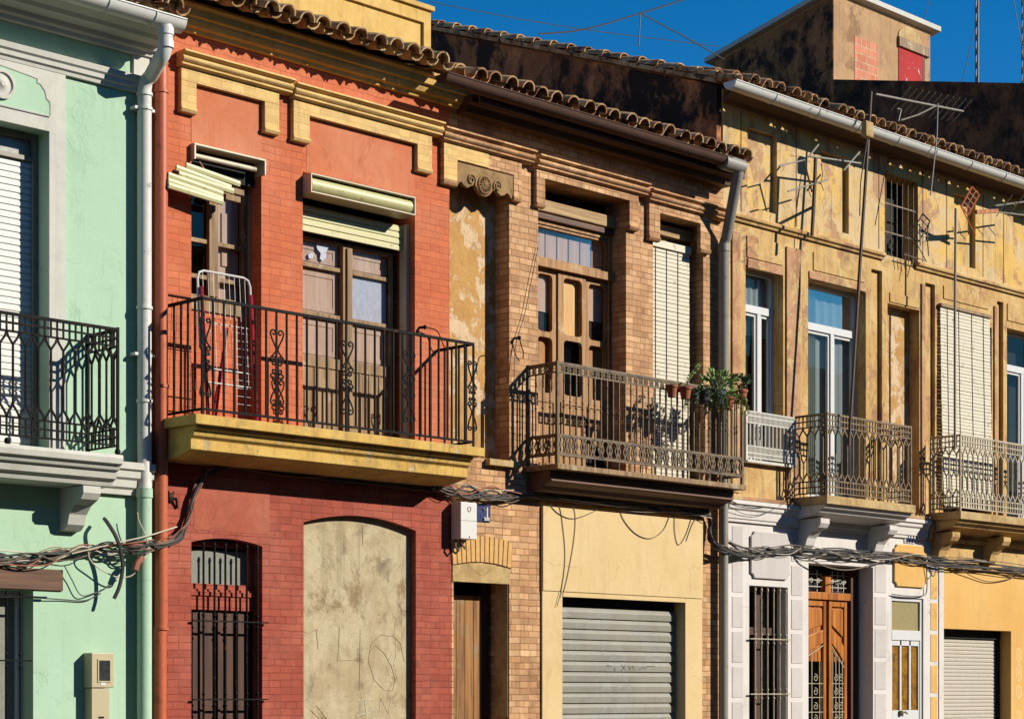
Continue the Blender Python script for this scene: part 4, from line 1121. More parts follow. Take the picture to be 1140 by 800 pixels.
# ================================================================== YELLOW HOUSE (white and orange ground floor)
XY0, XY1 = XB1, X(1290)
yh = thing('terraced_house', 'shabby ochre yellow house with iron balconies over a white and orange ground floor', 'house', ((XY0 + XY1) / 2, 0, 0), 'terraced houses along the street')
FZ = 4.0
Fx = (X(830), X(872)); Gx = (X(899.6), X(964)); Hx = (X(988), X(1023.5)); Ix = (X(1050), X(1104)); Jx = (X(1121), X(1165)); Kx = (X(985), X(1022))
ops = [(Fx[0], Fx[1], 4.38, 6.65, .24), (Gx[0], Gx[1], 4.02, 6.66, .24), (Hx[0], Hx[1], 3.99, 6.6, .16), (Ix[0], Ix[1], 4.02, 6.6, .24), (Jx[0], Jx[1], 4.02, 6.65, .24),
       (Kx[0], Kx[1], 7.2, 8.235, .3)]
def rec(p0, p1, z0, z1, d): ops.append((X(p0), X(p1), z0, z1, d))
zlo = 4.3
for a, b in ((970, 982), (1030, 1041), (1110, 1117)): rec(a, b, 4.0, 6.98, .05)
fops = []
for a, b in ((832, 865), (914, 945), (1062, 1086), (1128, 1150), (1178, 1200)): fops.append((X(a), X(b), 7.33, 8.25, .065))
wops = [o for o in ops if o[3] < 7.1]
mb = MB(); wall(mb, XY0, XY1, 3.72, 7.13, wops)
for o in wops:
    if o[4] == .05: mb.face([(o[0], .05, o[2]), (o[1], .05, o[2]), (o[1], .05, o[3]), (o[0], .05, o[3])])
mb.build('upper_wall', 'old_yellow', yh)
mb = MB(); wall(mb, XY0, XY1, 7.131, 8.6, fops + [ops[5]])
for o in fops: mb.face([(o[0], .065, o[2]), (o[1], .065, o[2]), (o[1], .065, o[3]), (o[0], .065, o[3])])
mb.build('frieze_wall', 'old_yellow2', yh)
shell(yh, XY0, XY1, 8.7)
# string course, broken under the little window
mb = MB()
for a, b in ((XY0 + .05, X(982)), (X(1018), XY1)):
    mb.prism_x([(0, 7.12), (-.03, 7.12), (-.04, 7.15), (-.065, 7.16), (-.07, 7.19), (-.05, 7.205), (0, 7.22)], a, b)
mb.build('string_course', 'old_yellow', yh, bevel=.005)
# raised flat bands round the windows
mb = MB()
for a, b, z0, z1 in ((X(814), X(823), 4.0, 7.0), (X(874.5), X(890), 4.0, 6.98), (X(1106), X(1109), 4.0, 6.9), (X(1011 + 14), X(1029), 4.0, 6.95)):
    mb = MB(); mb.box(a, b, -.022, 0, z0, z1); mb.build('pilaster_strip', 'pink_old', yh, bevel=.005)
mb = MB()
for a, b, z0, z1 in ((X(831), X(871), 6.74, 6.99), (X(905), X(962), 6.78, 7.0), (X(1050), X(1100), 6.83, 7.0), (X(1121), X(1160), 6.75, 6.98), (X(990), X(1022), 6.62, 6.74)):
    mb = MB(); mb.box(a, b, -.014, 0, z0, z1); mb.build('lintel_panel', 'old_yellow', yh, bevel=.004)
mb = MB()
for a, b, z0, z1 in ((X(831.5), X(871), 6.62, 6.73), (X(900), X(963), 6.665, 6.76)):
    mb = MB(); mb.box(a, b, -.018, .02, z0, z1); mb.build('bare_lintel', 'pink_old', yh, bevel=.008)
mb = MB()
for p, z0, z1 in ((824.5, 7.25, 8.4), (886, 7.25, 8.4), (978, 7.25, 8.4), (1027, 7.2, 8.4), (1053.5, 7.25, 8.4), (1094, 7.25, 8.35), (1117, 7.25, 8.3)):
    mb.box(X(p), X(p) + .014, -.003, .001, z0, z1)
mb.build('frieze_joint', 'joint', yh)
mb = MB(); mb.box(Hx[0], Hx[1], .155, .25, 3.99, 6.6); mb.build('blind_niche', 'niche', yh)
mb = MB(); mb.box(Kx[0], Kx[1], .25, .299, 7.2, 8.235); kb = mb.build('dark_window', 'dark', yh)
mb = MB()
for i in range(6):
    x = Kx[0] + (Kx[1] - Kx[0]) * (i + .5) / 6
    mb.tube([(x, .03, 7.2), (x, .03, 8.235)], .007, 5)
for z in (7.5, 7.86): mb.box(Kx[0], Kx[1], .02, .03, z - .01, z + .01)
mb.build('window_grille', 'iron_brown', kb)
# windows
def alu_window(x0, x1, z0, z1, y, ztr, xm, curtain=None, name='window', pane_sheen=None):
    mb = MB(); t = .05
    frame(mb, x0, x1, z0, z1, y, y + .07, t)
    mb.box(x0 + t, x1 - t, y - .012, y + .07, ztr - .045, ztr + .045)
    mb.box(xm - .035, xm + .035, y - .01, y + .07, z0 + t, ztr - .045)
    for a, b in ((x0 + t, xm - .035), (xm + .035, x1 - t)):
        frame(mb, a, b, z0 + t, ztr - .0455, y + .01, y + .05, .035)
    w = mb.build(name, 'pvc', yh, bevel=.004)
    pane(x0 + t, x1 - t, ztr + .045, z1 - t, y + .03, 'glass', w)
    pane(x0 + t, xm - .035, z0 + t, ztr - .045, y + .03, 'glass', w)
    pane(xm + .035, x1 - t, z0 + t, ztr - .045, y + .032, 'glass', w)
    if curtain:
        mb = MB(); a, b = curtain; n = 60
        p = [(a + (b - a) * k / n, y + .06 + .012 * math.sin(k * .9), ) for k in range(n + 1)]
        for (xa, ya), (xb, yb_) in zip(p, p[1:]):
            mb.face([(xa, ya, z0 + .03), (xb, yb_, z0 + .03), (xb, yb_, z1), (xa, ya, z1)])
        mb.build('curtain', 'curtain', w, smooth=True)
    if pane_sheen:  # added sheet behind the glass, greys the panes like a reflection
        mb = MB(); n = 40; a, b, zn0, zn1 = pane_sheen
        p = [(a + (b - a) * k / n, y + .085 + .008 * math.sin(k * 1.1)) for k in range(n + 1)]
        for (xa, ya), (xb, yb_) in zip(p, p[1:]): mb.face([(xa, ya, zn0), (xb, yb_, zn0), (xb, yb_, zn1), (xa, ya, zn1)])
        mb.build('pane_sheen_sheet', 'pane_sheen', w, smooth=True)
    mb = MB(); mb.box(x0, x1, .34, .38, z0, z1)
    mb.build('dark_room', 'dark', w)
    return w
yw = .15
alu_window(Fx[0], Fx[1] , 4.38, 6.65, yw, Z(845, 346, yw), X(848, yw) - .06, pane_sheen=(Fx[0], Fx[1], 5.9, 6.6))
alu_window(Gx[0], Gx[1], 4.02, 6.66, yw, Z(925, 368, yw), X(926, yw), (Gx[0] + .05, Gx[0] + .42), pane_sheen=(Gx[0], Gx[1], 4.05, 6.62))
mb = MB(); frame(mb, Ix[0], Ix[1], 4.02, 6.6, .16, .22, .06); mb.box((Ix[0] + Ix[1]) / 2 - .05, (Ix[0] + Ix[1]) / 2 + .05, .16, .22, 4.08, 6.54)
iw = mb.build('window', 'wood_grey', yh, bevel=.004); pane(Ix[0] + .06, Ix[1] - .06, 4.08, 6.54, .19, 'glass_dark', iw)
alu_window(Jx[0], Jx[1], 4.02, 6.65, yw, Z(1130, 411, yw), X(1136, yw) + .04)
# eaves
tile_roof(XY0 - .05, XY1, .222, -.41, 8.52, .36, 3, 'roof', 'clay', yh, seed=21)
mb = MB(); mb.prism_x([(.02, 8.53), (5.2, 10.42), (5.2, 10.48), (.02, 8.58)], XY0, XY1); mb.build('roof_deck', 'clay', yh)
mb = MB(); mb.prism_x([(0, 8.44), (-.04, 8.44), (-.06, 8.47), (-.24, 8.555), (-.24, 8.57), (0, 8.52)], XY0 + .0, XY1); mb.build('eaves_soffit', 'soffit', yh, bevel=.006)
mb = MB(); g0 = X(820, -.47); gutter(mb, g0, XY1, -.375, 8.53, .092)
for k in range(12):
    xx = g0 + .75 + k * .82
    if xx < XY1: mb.tube([(xx, -.375 - .097 * math.cos(math.pi * j / 8), 8.53 - .097 * math.sin(math.pi * j / 8)) for j in range(9)], .006, 4)
mb.build('gutter', 'zinc', yh, smooth=True)
# side gable with its verge tiles
mb = MB()
zg = lambda yy: 8.62 + .36 * yy
mb.prism_x([(.02, 7.4), (5.2, 7.4), (5.2, zg(5.2)), (.02, zg(.02))], XY0 - .09, XY0 - .002); gb = mb.build('gable_wall', 'gable', yh)
mb = MB(); rnd = random.Random(5)
for k in range(19):
    yy = -.3 + k * .29
    a = Vector((XY0 - .06, yy, zg(yy) + .10)); b = Vector((XY0 - .06 + rnd.uniform(-.02, .02), yy + .36, zg(yy + .36) + .07))
    rings = []
    for q, r in ((a, .10), (b, .08)):
        o = [q + Vector((r * math.cos(math.pi * j / 7), 0, r * .8 * math.sin(math.pi * j / 7))) for j in range(8)]
        i_ = [q + Vector(((r - .016) * math.cos(math.pi * j / 7), 0, (r - .016) * .8 * math.sin(math.pi * j / 7))) for j in range(7, -1, -1)]
        rings.append(o + i_)
    mb.loft(rings)
mb.build('verge_tiles', 'clay', yh, smooth=True)
mb = MB(); mb.box(XY0 - .14, XY0 + .3, .1, 5.2, 8.62, 8.64) if False else mb.prism_x([(.0, zg(0) + .02), (5.2, zg(5.2) + .02), (5.2, zg(5.2) + .07), (0, zg(0) + .07)], XY0 - .15, XY0 + .2)
mb.build('verge_board', 'clay', yh)
# ledge between the floors
mb = MB(); mb.box(XY0 + .02, X(1030), -.10, .0, 3.905, 3.95); mb.build('ledge_tiles', 'pink_old', yh, bevel=.006)
mb = MB(); mb.prism_x([(0, 3.904), (-.10, 3.904), (-.105, 3.86), (-.08, 3.85), (-.075, 3.81), (-.05, 3.79), (-.045, 3.70), (-.03, 3.69), (-.03, 3.66), (0, 3.66)], XY0 + .02, X(1030)); mb.build('ground_floor_cornice', 'white_wall', yh, bevel=.003)
# ground floor
WX = X(1044.5)
gwx = (X(834), X(877)); gwz = Z(834, 651)
gdx = (X(900), X(972)); gdz = Z(900, 626)
wdx = (X(992), X(1028)); wdz = Z(992, 664)
osx = (X(1050), X(1125.6)); osz = Z(1050, 699)
mb = MB(); wall(mb, XY0 + .003, WX, 0, 3.66, [(gwx[0], gwx[1], .8, gwz, .22), (gdx[0], gdx[1], -.01, gdz, .3), (wdx[0], wdx[1], -.01, wdz, .08)])
mb.build('white_ground_wall', 'white_wall', yh)
mb = MB(); wall(mb, X(1050), XY1, 0, 3.32, [(osx[0] + .0005, osx[1], -.01, osz, .25)]); mb.build('orange_ground_wall', 'orange', yh)
mb = MB(); mb.box(WX + .003, X(1050) - .001, -.012, .3, 0, 3.5); mb.build('white_corner_strip', 'white_wall', yh, bevel=.004)
mb = MB(); wall(mb, WX + .003, XY1, 3.3205, 3.7195, []); mb.build('old_render_band', 'old_yellow', yh)
mb = MB(); mb.prism_x([(0, 3.66), (-.05, 3.66), (-.07, 3.70), (-.06, 3.75), (-.10, 3.78), (-.10, 3.84), (0, 3.86)], X(1032), XY1); mb.build('old_cornice', 'old_yellow', yh, bevel=.004)
# painted blocks on the pilasters
def blocks(p0, p1, mat, ztop, zoff=0):
    mb = MB(); z = ztop
    while z > .1:
        mb.box(X(p0), X(p1), -.006, .0, z - .35, z); z -= .405
    return mb.build('painted_block', mat, yh)
blocks(815, 826.5, 'lilac', 3.61); blocks(881, 893, 'lilac', 3.61); blocks(974, 986, 'lilac', 3.30)
mb = MB(); z = 3.26
while z > .1:
    mb.box(X(1036), X(1043), -.006, .0, z - .35, z); z -= .405
mb.build('painted_block', 'orange', yh)
def plaque(x0, x1, z0, z1, mat, th=.03, c=.055):
    pts = []
    for (cx_, cz_, a0) in ((x1, z1, 270), (x0, z1, 360), (x0, z0, 90), (x1, z0, 180)):
        seq = [(cx_ + c * math.cos(R(a0 - k * 22.5)), cz_ + c * math.sin(R(a0 - k * 22.5))) for k in range(5)]
        pts += seq
    mb = MB(); mb.prism_y(pts, -th, 0.0); return mb.build('wall_plaque', mat, yh, bevel=.008)
plaque(X(834.5), X(877.5), Z(838, 643), Z(838, 591), 'lilac')
plaque(X(994), X(1029.5), Z(994, 652), Z(994, 605), 'orange')
# grilled window on the white front
mb = MB(); frame(mb, gwx[0], gwx[1], .8, gwz, .16, .21, .06); mb.box((gwx[0] + gwx[1]) / 2 - .06, (gwx[0] + gwx[1]) / 2 + .06, .15, .21, .86, gwz - .06)
zt_ = Z(850, 702, .16); mb.box(gwx[0] + .06, gwx[1] - .06, .155, .215, zt_ - .05, zt_ + .04)
w2 = mb.build('window', 'wood_dark', yh, bevel=.004)
pane(gwx[0] + .06, gwx[1] - .06, .86, gwz - .06, .19, 'glass_dark', w2)
mb = MB(); mb.box(gwx[0], gwx[1], .214, .2195, .8, gwz); mb.build('dark_backing', 'dark', w2)
mb = MB(); bars_grille(mb, gwx[0] + .02, gwx[1] - .02, .7, gwz - .02, -.03, 6, (Z(850, 711), Z(850, 772)), .009, .05); mb.build('window_grille', 'iron_pale', yh)
# varnished double door
y3 = .22
zrail = Z(925, 664, y3)
xm = X(921.5, y3); hwid = .42
da, db = gdx[0], X(950, y3) + .0
mb = MB()
mb.box(da, X(945, y3), y3 - .03, y3 + .08, zrail - .04, zrail + .05)                     # transom
mb.box(xm - .06, xm + .06, y3 - .01, y3 + .08, zrail + .05, gdz - .12)
d3 = mb.build('double_door', 'wood_orange', yh, bevel=.006)
for s, xa, xb_ in ((-1, da, xm - .03), (1, xm + .03, X(943, y3))):
    mb = MB()
    hi = zrail - .05
    mb.box(xa, xb_, y3 + .03, y3 + .06, hi - .75, hi)
    st = .055
    mb.box((xb_ - st) if s < 0 else xa, xb_ if s < 0 else xa + st, y3, y3 + .0295, .0, hi); 
    if s > 0: mb.box(xb_ - st, xb_, y3, y3 + .0295, .0, hi)
    ia, ib = (xa, xb_ - st) if s < 0 else (xa + st, xb_ - st)
    mb.box(ia, ib, y3 + .003, y3 + .0295, hi - .07, hi)
    # upper fielded panel and the curved rail under it
    mb.prism_y([(ia + .02, hi - .1), (ib - .02, hi - .1), (ib - .02, hi - .44 if s > 0 else hi - .3), (ia + .02, hi - .3 if s > 0 else hi - .44)], y3 + .008, y3 + .0295)
    o_, i_ = (ib, ia) if s > 0 else (ia, ib)
    mb.prism_y([(i_, hi - .36), (i_ + (o_ - i_) * .4, hi - .42), (o_, hi - .56), (o_, hi - .76), (i_ + (o_ - i_) * .5, hi - .62), (i_, hi - .52)], y3 + .001, y3 + .0295)
    leaf = mb.build('door_leaf', 'wood_orange', d3, bevel=.005)
    mb = MB()
    xs_ = [ia + (ib - ia) * f for f in (.1, .35, .62, .88)]
    for k, x in enumerate(xs_): mb.tube([(x, y3 + .01, .2), (x, y3 + .01, hi - (.62 + .1 * (k / 3 if s > 0 else 1 - k / 3)))], .007, 4)
    mb.tube([(i_, y3 + .01, hi - .55), (i_ + (o_ - i_) * .5, y3 + .01, hi - .68), (o_, y3 + .01, hi - .82)], .008, 4)
    for z in (hi - .95, hi - 1.12, hi - 1.3, hi - 1.45, hi - 1.7):
        for cx_ in (ia + (ib - ia) * .36, ia + (ib - ia) * .74):
            mb.tube([(cx_ + a, y3 + .008, z + b) for a, b in spiral(0, 0, .012, .05, 0, 1.3, 14)], .006, 4)
        mb.tube([(ia, y3 + .01, z - .07), (ib, y3 + .01, z - .07)], .006, 4)
    mb.build('iron_scrollwork', 'iron_pale', leaf)
    if True:
        mb = MB(); mb.box(ia, ib, y3 + .045, y3 + .055, 0, hi - .751); mb.build('leaf_glass', 'glass_dark', leaf)
mb = MB()
for xa, xb_ in ((da + .02, xm - .08), (xm + .08, X(944, y3))):
    for k in range(3):
        x = xa + (xb_ - xa) * (k + .5) / 3
        mb.tube([(x, y3 + .03, zrail + .06), (x, y3 + .03, zrail + .32)], .006, 4)
    for z in (zrail + .12, zrail + .2, zrail + .27): mb.tube([(xa, y3 + .03, z), (xb_, y3 + .03, z)], .006, 4)
    for k in range(4):
        x = xa + (xb_ - xa) * (k + .5) / 4
        mb.tube([(x + a, y3 + .028, zrail + .19 + b) for a, b in spiral(0, 0, .01, .04, k, 1.2, 12)], .005, 4)
mb.build('fanlight_scrollwork', 'iron_white', d3)
mb = MB(); mb.box(gdx[0], gdx[1] - .002, y3 + .075, .299, 0, gdz - .002) if False else mb.box(gdx[0], gdx[1], .292, .2995, 0, gdz); mb.build('dark_backing', 'dark', d3)
mb = MB(); mb.box(X(946, y3), X(954, y3), y3 - .02, y3 + .07, 0, gdz - .01); mb.build('door_post', 'wood_dark', d3, bevel=.004)
# white door with amber panes
mb = MB()
frame(mb, wdx[0], wdx[1], 0, wdz, .02, .07, .045, .5)
zt1, zt0 = Z(1000, 701, .02), Z(1000, 712, .02)
mb.box(wdx[0] + .045, wdx[1] - .045, .015, .07, zt0, zt1)
dgx0, dgx1 = wdx[0] + .07, wdx[1] - .07; dgz0 = Z(1000, 790, .02)
gw_ = (dgx1 - dgx0 - .08) / 3
for k in range(2):
    xx = dgx0 + (k + 1) * gw_ + k * .04; mb.box(xx, xx + .04, .03, .07, dgz0, zt0 - .001)
mb.box(wdx[0] + .045, dgx0, .03, .07, .5, zt0 - .001); mb.box(dgx1, wdx[1] - .045, .03, .07, .5, zt0 - .001); mb.box(dgx0, dgx1, .03, .07, .5, dgz0 - .001)
mb.box(dgx0, dgx1, .03, .07, zt0 - .07, zt0 - .001)
wd = mb.build('white_door', 'pvc', yh, bevel=.004)
for k in range(3):
    xx = dgx0 + k * (gw_ + .04); pane(xx, xx + gw_, dgz0, zt0 - .07, .05, 'amber', wd)
pane(wdx[0] + .045, wdx[1] - .045, zt1, wdz - .045, .045, 'frosted_green', wd)
mb = MB(); q = P(1003, 793, .015); mb.lathe([(.03, -.03), (.035, 0), (.03, .03)], q, 8); mb.tube([q, q + Vector((.06, -.03, .01)), q + Vector((.1, -.03, -.01))], .012, 6); mb.build('door_handle', 'iron_tan', wd, smooth=True)
# grey garage shutter
mb = MB(); slats(mb, osx[0] + .01, X(1107, .2), 0, osz - .12, .2, .05, .014); os_ = mb.build('roller_shutter', 'steel_pale', yh)
mb = MB(); mb.box(osx[0] + .005, osx[1] - .004, .22, .25, 0, osz - .002); mb.box(osx[0] + .005, osx[1] - .004, .16, .2195, osz - .115, osz - .003); mb.box(X(1107.5, .2), X(1113, .17), .17, .2195, 0, osz - .116); mb.build('shutter_guide', 'dark', os_)
# faded letters
mb = MB(); gx_ = X(1134)
for q0, q1 in ((721, 736), (738, 758), (762, 777), (791, 800)):
    zc0, zc1 = Z(1134, q1), Z(1134, q0); zc = (zc0 + zc1) / 2; hh = (zc1 - zc0) / 2
    mb = MB(); ring = lambda r, y_: [(gx_ + (.07 - r) * math.cos(2*math.pi*k/18), y_, zc + (hh - r) * math.sin(2*math.pi*k/18)) for k in range(18)]
    mb.loft([ring(-.012, .001), ring(-.012, -.0015)]); fl = mb.build('faded_letter', 'ghost', yh)
    mb = MB(); mb.loft([ring(.024, -.001), ring(.024, -.0025), ring(.042, -.0025), ring(.042, -.001)], cap=False); mb.build('letter_stroke', 'orange', fl)
# balconies
def iron_balcony(x0, x1, pr, zt, zr0, zr1, slabm, railm, cons, consm, slabt=.1):
    mb = MB(); mb.box(x0 - .05, x1 + .05, -pr - .04, -.001, zt - slabt, zt)
    b = mb.build('balcony', slabm, yh, bevel=.006)
    mb = MB(); mb.prism_x([(0, zt - slabt - .001), (-pr - .0, zt - slabt - .001), (-pr + .02, zt - slabt - .04), (-pr + .06, zt - slabt - .05), (-pr + .09, zt - slabt - .09), (-pr + .14, zt - slabt - .1), (-.12, zt - slabt - .14), (0, zt - slabt - .15)], x0 - .02, x1 + .02)
    mb.build('underside_moulding', consm, b, bevel=.003)
    for xa, xb_ in cons:
        mb = MB(); bracket_console(mb, xa, xb_, zt - slabt - .152, pr * .72, .36); mb.build('bracket', consm, b, bevel=.004)
    mb = MB()
    lattice(mb, (x0, -pr), (x1, -pr), zr0, zr1); lattice(mb, (x1, -pr), (x1, -.01), zr0, zr1, ends=(0, 1)); lattice(mb, (x0, -.01), (x0, -pr), zr0, zr1, ends=(1, 0))
    mb.build('railing', railm, b)
    return b
Lx0, Lx1 = X(920.5, -.47), X(1014, -.47)
iron_balcony(Lx0, Lx1, .47, 4.01, 4.05, 4.97, 'stone', 'iron_tan', ((Lx0 + .06, Lx0 + .24), (Lx1 - .26, Lx1 - .08)), 'white_wall')
Mx0, Mx1 = X(1069, -.45), X(1230)
iron_balcony(Mx0, Mx1, .45, 4.01, 4.06, 4.98, 'stone', 'iron_pale', ((Mx0 + .02, Mx0 + .2), (Mx0 + 1.25, Mx0 + 1.43), (Mx1 - .5, Mx1 - .3)), 'old_yellow')
# small white window guard
wx0, wx1 = X(830, -.05), X(884, -.05); wz0, wz1 = Z(830, 508, -.05), Z(830, 457, -.05)
mb = MB()
for z in (wz0, wz0 + .05, wz0 + .13, wz1 - .13, wz1 - .05, wz1): mb.tube([(wx0, -.06, z), (wx1, -.06, z)], .010, 4)
nn = 13
for i in range(nn + 1):
    x = wx0 + (wx1 - wx0) * i / nn
    mb.tube([(x, -.06, wz0 + .13), (x, -.06, wz1 - .13)], .013, 6)
for i in range(3 * nn + 1):
    x = wx0 + (wx1 - wx0) * i / (3 * nn)
    for a, b in ((wz0, wz0 + .13), (wz1 - .13, wz1)): mb.tube([(x, -.06, a), (x, -.06, b)], .007, 4)
for x in (wx0, wx1): mb.box(x - .015, x + .015, -.07, 0, wz0 - .05, wz1)
mb.box(wx0, wx1, -.08, -.04, wz0 - .06, wz0 - .03)
mb.build('window_guard', 'iron_white', yh)

# ================================================================== TALLER HOUSE BEHIND
NX = XY1
back = thing('terraced_house', 'brown rendered taller house rising behind the tiled roof, with a rooftop stair tower', 'house', (NX + 2, 0, 0), 'terraced houses along the street')
mb = MB()
zl_ = lambda yy: 10.86 + .232 * yy
mb.prism_x([(0, 0), (9.2, 0), (9.2, zl_(9.2) - .7), (5.99, zl_(5.99)), (0, zl_(0))], NX + .003, NX + 8)
mb.build('side_wall', 'dark_wall', back)
ty0, ty1 = 5.99, 8.62; tx1 = X(1035.5, ty0)
zt0 = Z(954, 0, ty0) - .04
mb = MB(); mb.prism_x([(ty0, 11.8), (ty1, 11.8), (ty1, zt0 - .226 * (ty1 - ty0)), (ty0, zt0)], NX, tx1)
tw = mb.build('stair_tower', 'brown_wall', back)
mb = MB(); mb.prism_x([(ty0 + .01, 11.8), (ty1 - .01, 11.8), (ty1 - .01, zt0 - .226 * (ty1 - ty0) - .06), (ty0 + .01, zt0 - .06)], NX - .012, NX - .001); mb.build('shade_darkened_side', 'gable', tw)  # overlay that colours the tower's left face dark, as if shaded
mb = MB(); mb.prism_x([(ty0 - .12, zt0 + .03), (ty1 + .15, zt0 + .03 - .226 * (ty1 - ty0 + .27)), (ty1 + .15, zt0 + .12 - .226 * (ty1 - ty0 + .27)), (ty0 - .12, zt0 + .12)], NX - .12, tx1 + .18); mb.build('tower_roof', 'mint_trim', tw, bevel=.005)
mb = MB(); zz = Z(1000, 52, ty0); mb.box(X(1000, ty0), X(1027, ty0), ty0 - .012, ty0 + .02, 11.9, zz); rw = mb.build('painted_window', 'red_paint', tw)
mb = MB(); mb.box(X(1026.5, ty0), X(1029, ty0), ty0 - .014, ty0 + .02, 11.9, zz); mb.build('window_frame', 'wood_dark', rw)
mb = MB(); mb.prism_x([(ty0 - .05, zz), (ty0 - .05, zz + .17), (ty0, zz + .2), (ty0, zz)], X(999, ty0), X(1033, ty0)); mb.build('window_lintel', 'wood_grey', rw, bevel=.01)
mb = MB(); zc = Z(1010, 40, ty0); mb.prism_y([(X(1012, ty0) + .36 * math.cos(math.pi * k / 10), zc - .08 + .24 * math.sin(math.pi * k / 10)) for k in range(11)], ty0 - .02, ty0); mb.build('arch_patch', 'stone', rw)
mb = MB(); mb.box(X(951, ty0), X(977, ty0), ty0 - .008, ty0, 11.9, Z(951, 40, ty0)); mb.build('bare_brick_patch', 'brick_patch', tw)

# ================================================================== TERRACE ACROSS THE STREET (reflected in the panes, shades the road)
YO = -18.6
for i, (xa, w, hh, wm, lab) in enumerate(((-14, 9, 10.6, 'old_yellow', 'ochre terrace across the street, mirrored low in the leftmost window panes'), (-4.9, 11, 11.0, 'brick', 'brick terrace across the street, behind the viewer'), (6.2, 10, 10.5, 'cream', 'cream terrace across the street, behind the viewer to the right'),
        (16.3, 12, 11.0, 'orange', 'orange terrace across the street, mirrored in the wooden French window panes'), (28.4, 11, 10.4, 'brick', 'second brick terrace across the street, mirrored in the white framed windows'), (39.5, 14, 10.8, 'old_yellow', 'farthest ochre terrace across the street, mirrored in the right-hand window panes'))):
    op = thing('terraced_house', lab, 'house', (xa + w / 2, YO, 0), 'terraced houses along the street')
    def F(p): return (p[0], 2 * YO - p[1], p[2])
    ow = []; nw = int(w // 2.4); pit = w / nw
    for k in range(nw):
        xc = xa + (k + .5) * pit
        for z0_, z1_ in ((1.0, 3.0), (4.2, 6.6)): ow.append((xc - .5, xc + .5, z0_, z1_, .25))
    mb = MB(); wall(mb, xa, xa + w - .003, 0, hh - .5, ow, y=YO, back=YO + .4)
    for v in mb.bm.verts: v.co.y = 2 * YO - v.co.y
    mb.build('wall', wm, op)
    mb = MB(); mb.box(xa + .01, xa + w - .01, YO - 7, YO - .26, 0, hh - .45); mb.build('inner_shell', 'shell', op)
    mb = MB(); mb.prism_x([(YO - .001, hh - .5), (YO + .3, hh - .35), (YO + .3, hh - .2), (YO - 4, hh + .3), (YO - 7.3, hh - .2), (YO - 7.3, hh - .3), (YO - 4, hh - .3)], xa, xa + w - .003); mb.build('roof', 'clay', op)
    for o_ in ow:
        mb = MB(); frame(mb, o_[0], o_[1], o_[2], o_[3], YO - .2, YO - .14, .06); wf = mb.build('window', 'pvc', op)
        mb = MB(); mb.face([(o_[0], YO - .18, o_[2]), (o_[1], YO - .18, o_[2]), (o_[1], YO - .18, o_[3]), (o_[0], YO - .18, o_[3])]); mb.build('pane', 'screen', wf)

# ================================================================== LOOSE THINGS
def blind(name, x0, x1, z0, z1, y, label, head, cords, tilt=0.0, parent_group='slatted roll-down blinds'):
    t = thing(name, label, 'blind', ((x0 + x1) / 2, y, z0), parent_group)
    mb = MB(); pitch = .045; n = int((z1 - z0) / pitch); rnd = random.Random(int(x0 * 10))
    for i in range(n):
        z = z0 + (z1 - z0) * (i + .5) / n
        f = 1 - (i + .5) / n
        yy = y - tilt * f ** 1.5
        dx = rnd.uniform(-.004, .004) + (.012 * f if tilt else 0); dz = rnd.uniform(-.0015, .0015)
        mb.box(x0 + dx, x1 + dx, yy - .006, yy, z - .0195 + dz, z + .0195 + dz)
    mb.build('slat_curtain', 'slat_blind', t)
    mb = MB()
    for f in cords:
        x = x0 + (x1 - x0) * f
        mb.tube([(x, y - .010 - tilt * (1 - k / 10) ** 1.5, z0 + (z1 - z0) * k / 10) for k in range(11)], .0045, 4)
    mb.build('pull_cord', 'cable', t)
    mb = MB(); mb.box(x0 - .01, x1 + .01, y - .03, y + .02, z1, z1 + head); mb.build('head_rail', 'slat_blind' if head > .05 else 'wood_grey', t, bevel=.004)
    return t
blind('roll_blind', ex0 + .005, X(767, .12), 4.05, Z(730, 275, .12), .12, 'white slatted blind hung in the narrow brick window beside the flower pots', .08, (.22, .47, .73))
blind('roll_blind', X(1048, -.05), X(1103, -.05), 4.12, Z(1048, 341, -.05), -.03, 'long white slatted blind hung over the right-hand balcony of the yellow house', .045, (.13, .36, .62, .86), .05)

# clothes airer folded on the red house's balcony
yA = -.30
air = thing('clothes_airer', 'folded clothes airer with red legs and a white frame standing on the yellow balcony', 'clothes airer', (X(250, yA), yA, rfl))
xa, xb = X(219.5, yA), X(278, yA); zt = Z(225, 301, yA)
def yl(z): return yA + (-.08) * (1 - (z - rfl) / (zt - rfl))
def ap(x, z): return (x, yl(z), z)
zw = zt - .55
mb = MB()
pts = [ap(xa, rfl + .62)] + [ap(xa, zt - .07)] + [ap(xa + .02, zt - .02), ap(xa + .07, zt)] + [ap(xb - .07, zt), ap(xb - .02, zt - .02), ap(xb, zt - .07)] + [ap(xb, rfl + .5)]
mb.tube(pts, .011, 8); mb.build('top_frame', 'tube_white', air, smooth=True)
mb = MB()
for x, dx in ((xa + .02, .05), (xb - .015, .03)):
    mb.tube([(x, yl(zt - .15) - .025, zt - .15), (x + dx * .4, yl(rfl) - .025, rfl)], .017, 8)
for x, dx in ((xa + .30, .1), (xb - .28, -.06)):
    mb.tube([(x + .1, yA + .1, rfl + .85), (x - dx * .3, yA + .16, rfl)], .012, 8)
mb.build('leg', 'tube_red', air, smooth=True)
mb = MB()
for k in range(9):
    x = xa + (xb - xa) * (k + 1) / 10; mb.tube([ap(x, zt - .03 if False else zt), ap(x, rfl + .3)], .0018, 4)
for z in (zt - .45, zt - .85, rfl + .32): mb.tube([ap(xa, z), ap(xb, z)], .007 if z != zt - .45 else .005, 6)
for k in range(10):
    z = zt - .5 - k * .07; mb.tube([ap(xa + (xb - xa) * .62, z), ap(xb - .02, z)], .002, 4)
mb.build('drying_wires', 'tube_white', air)

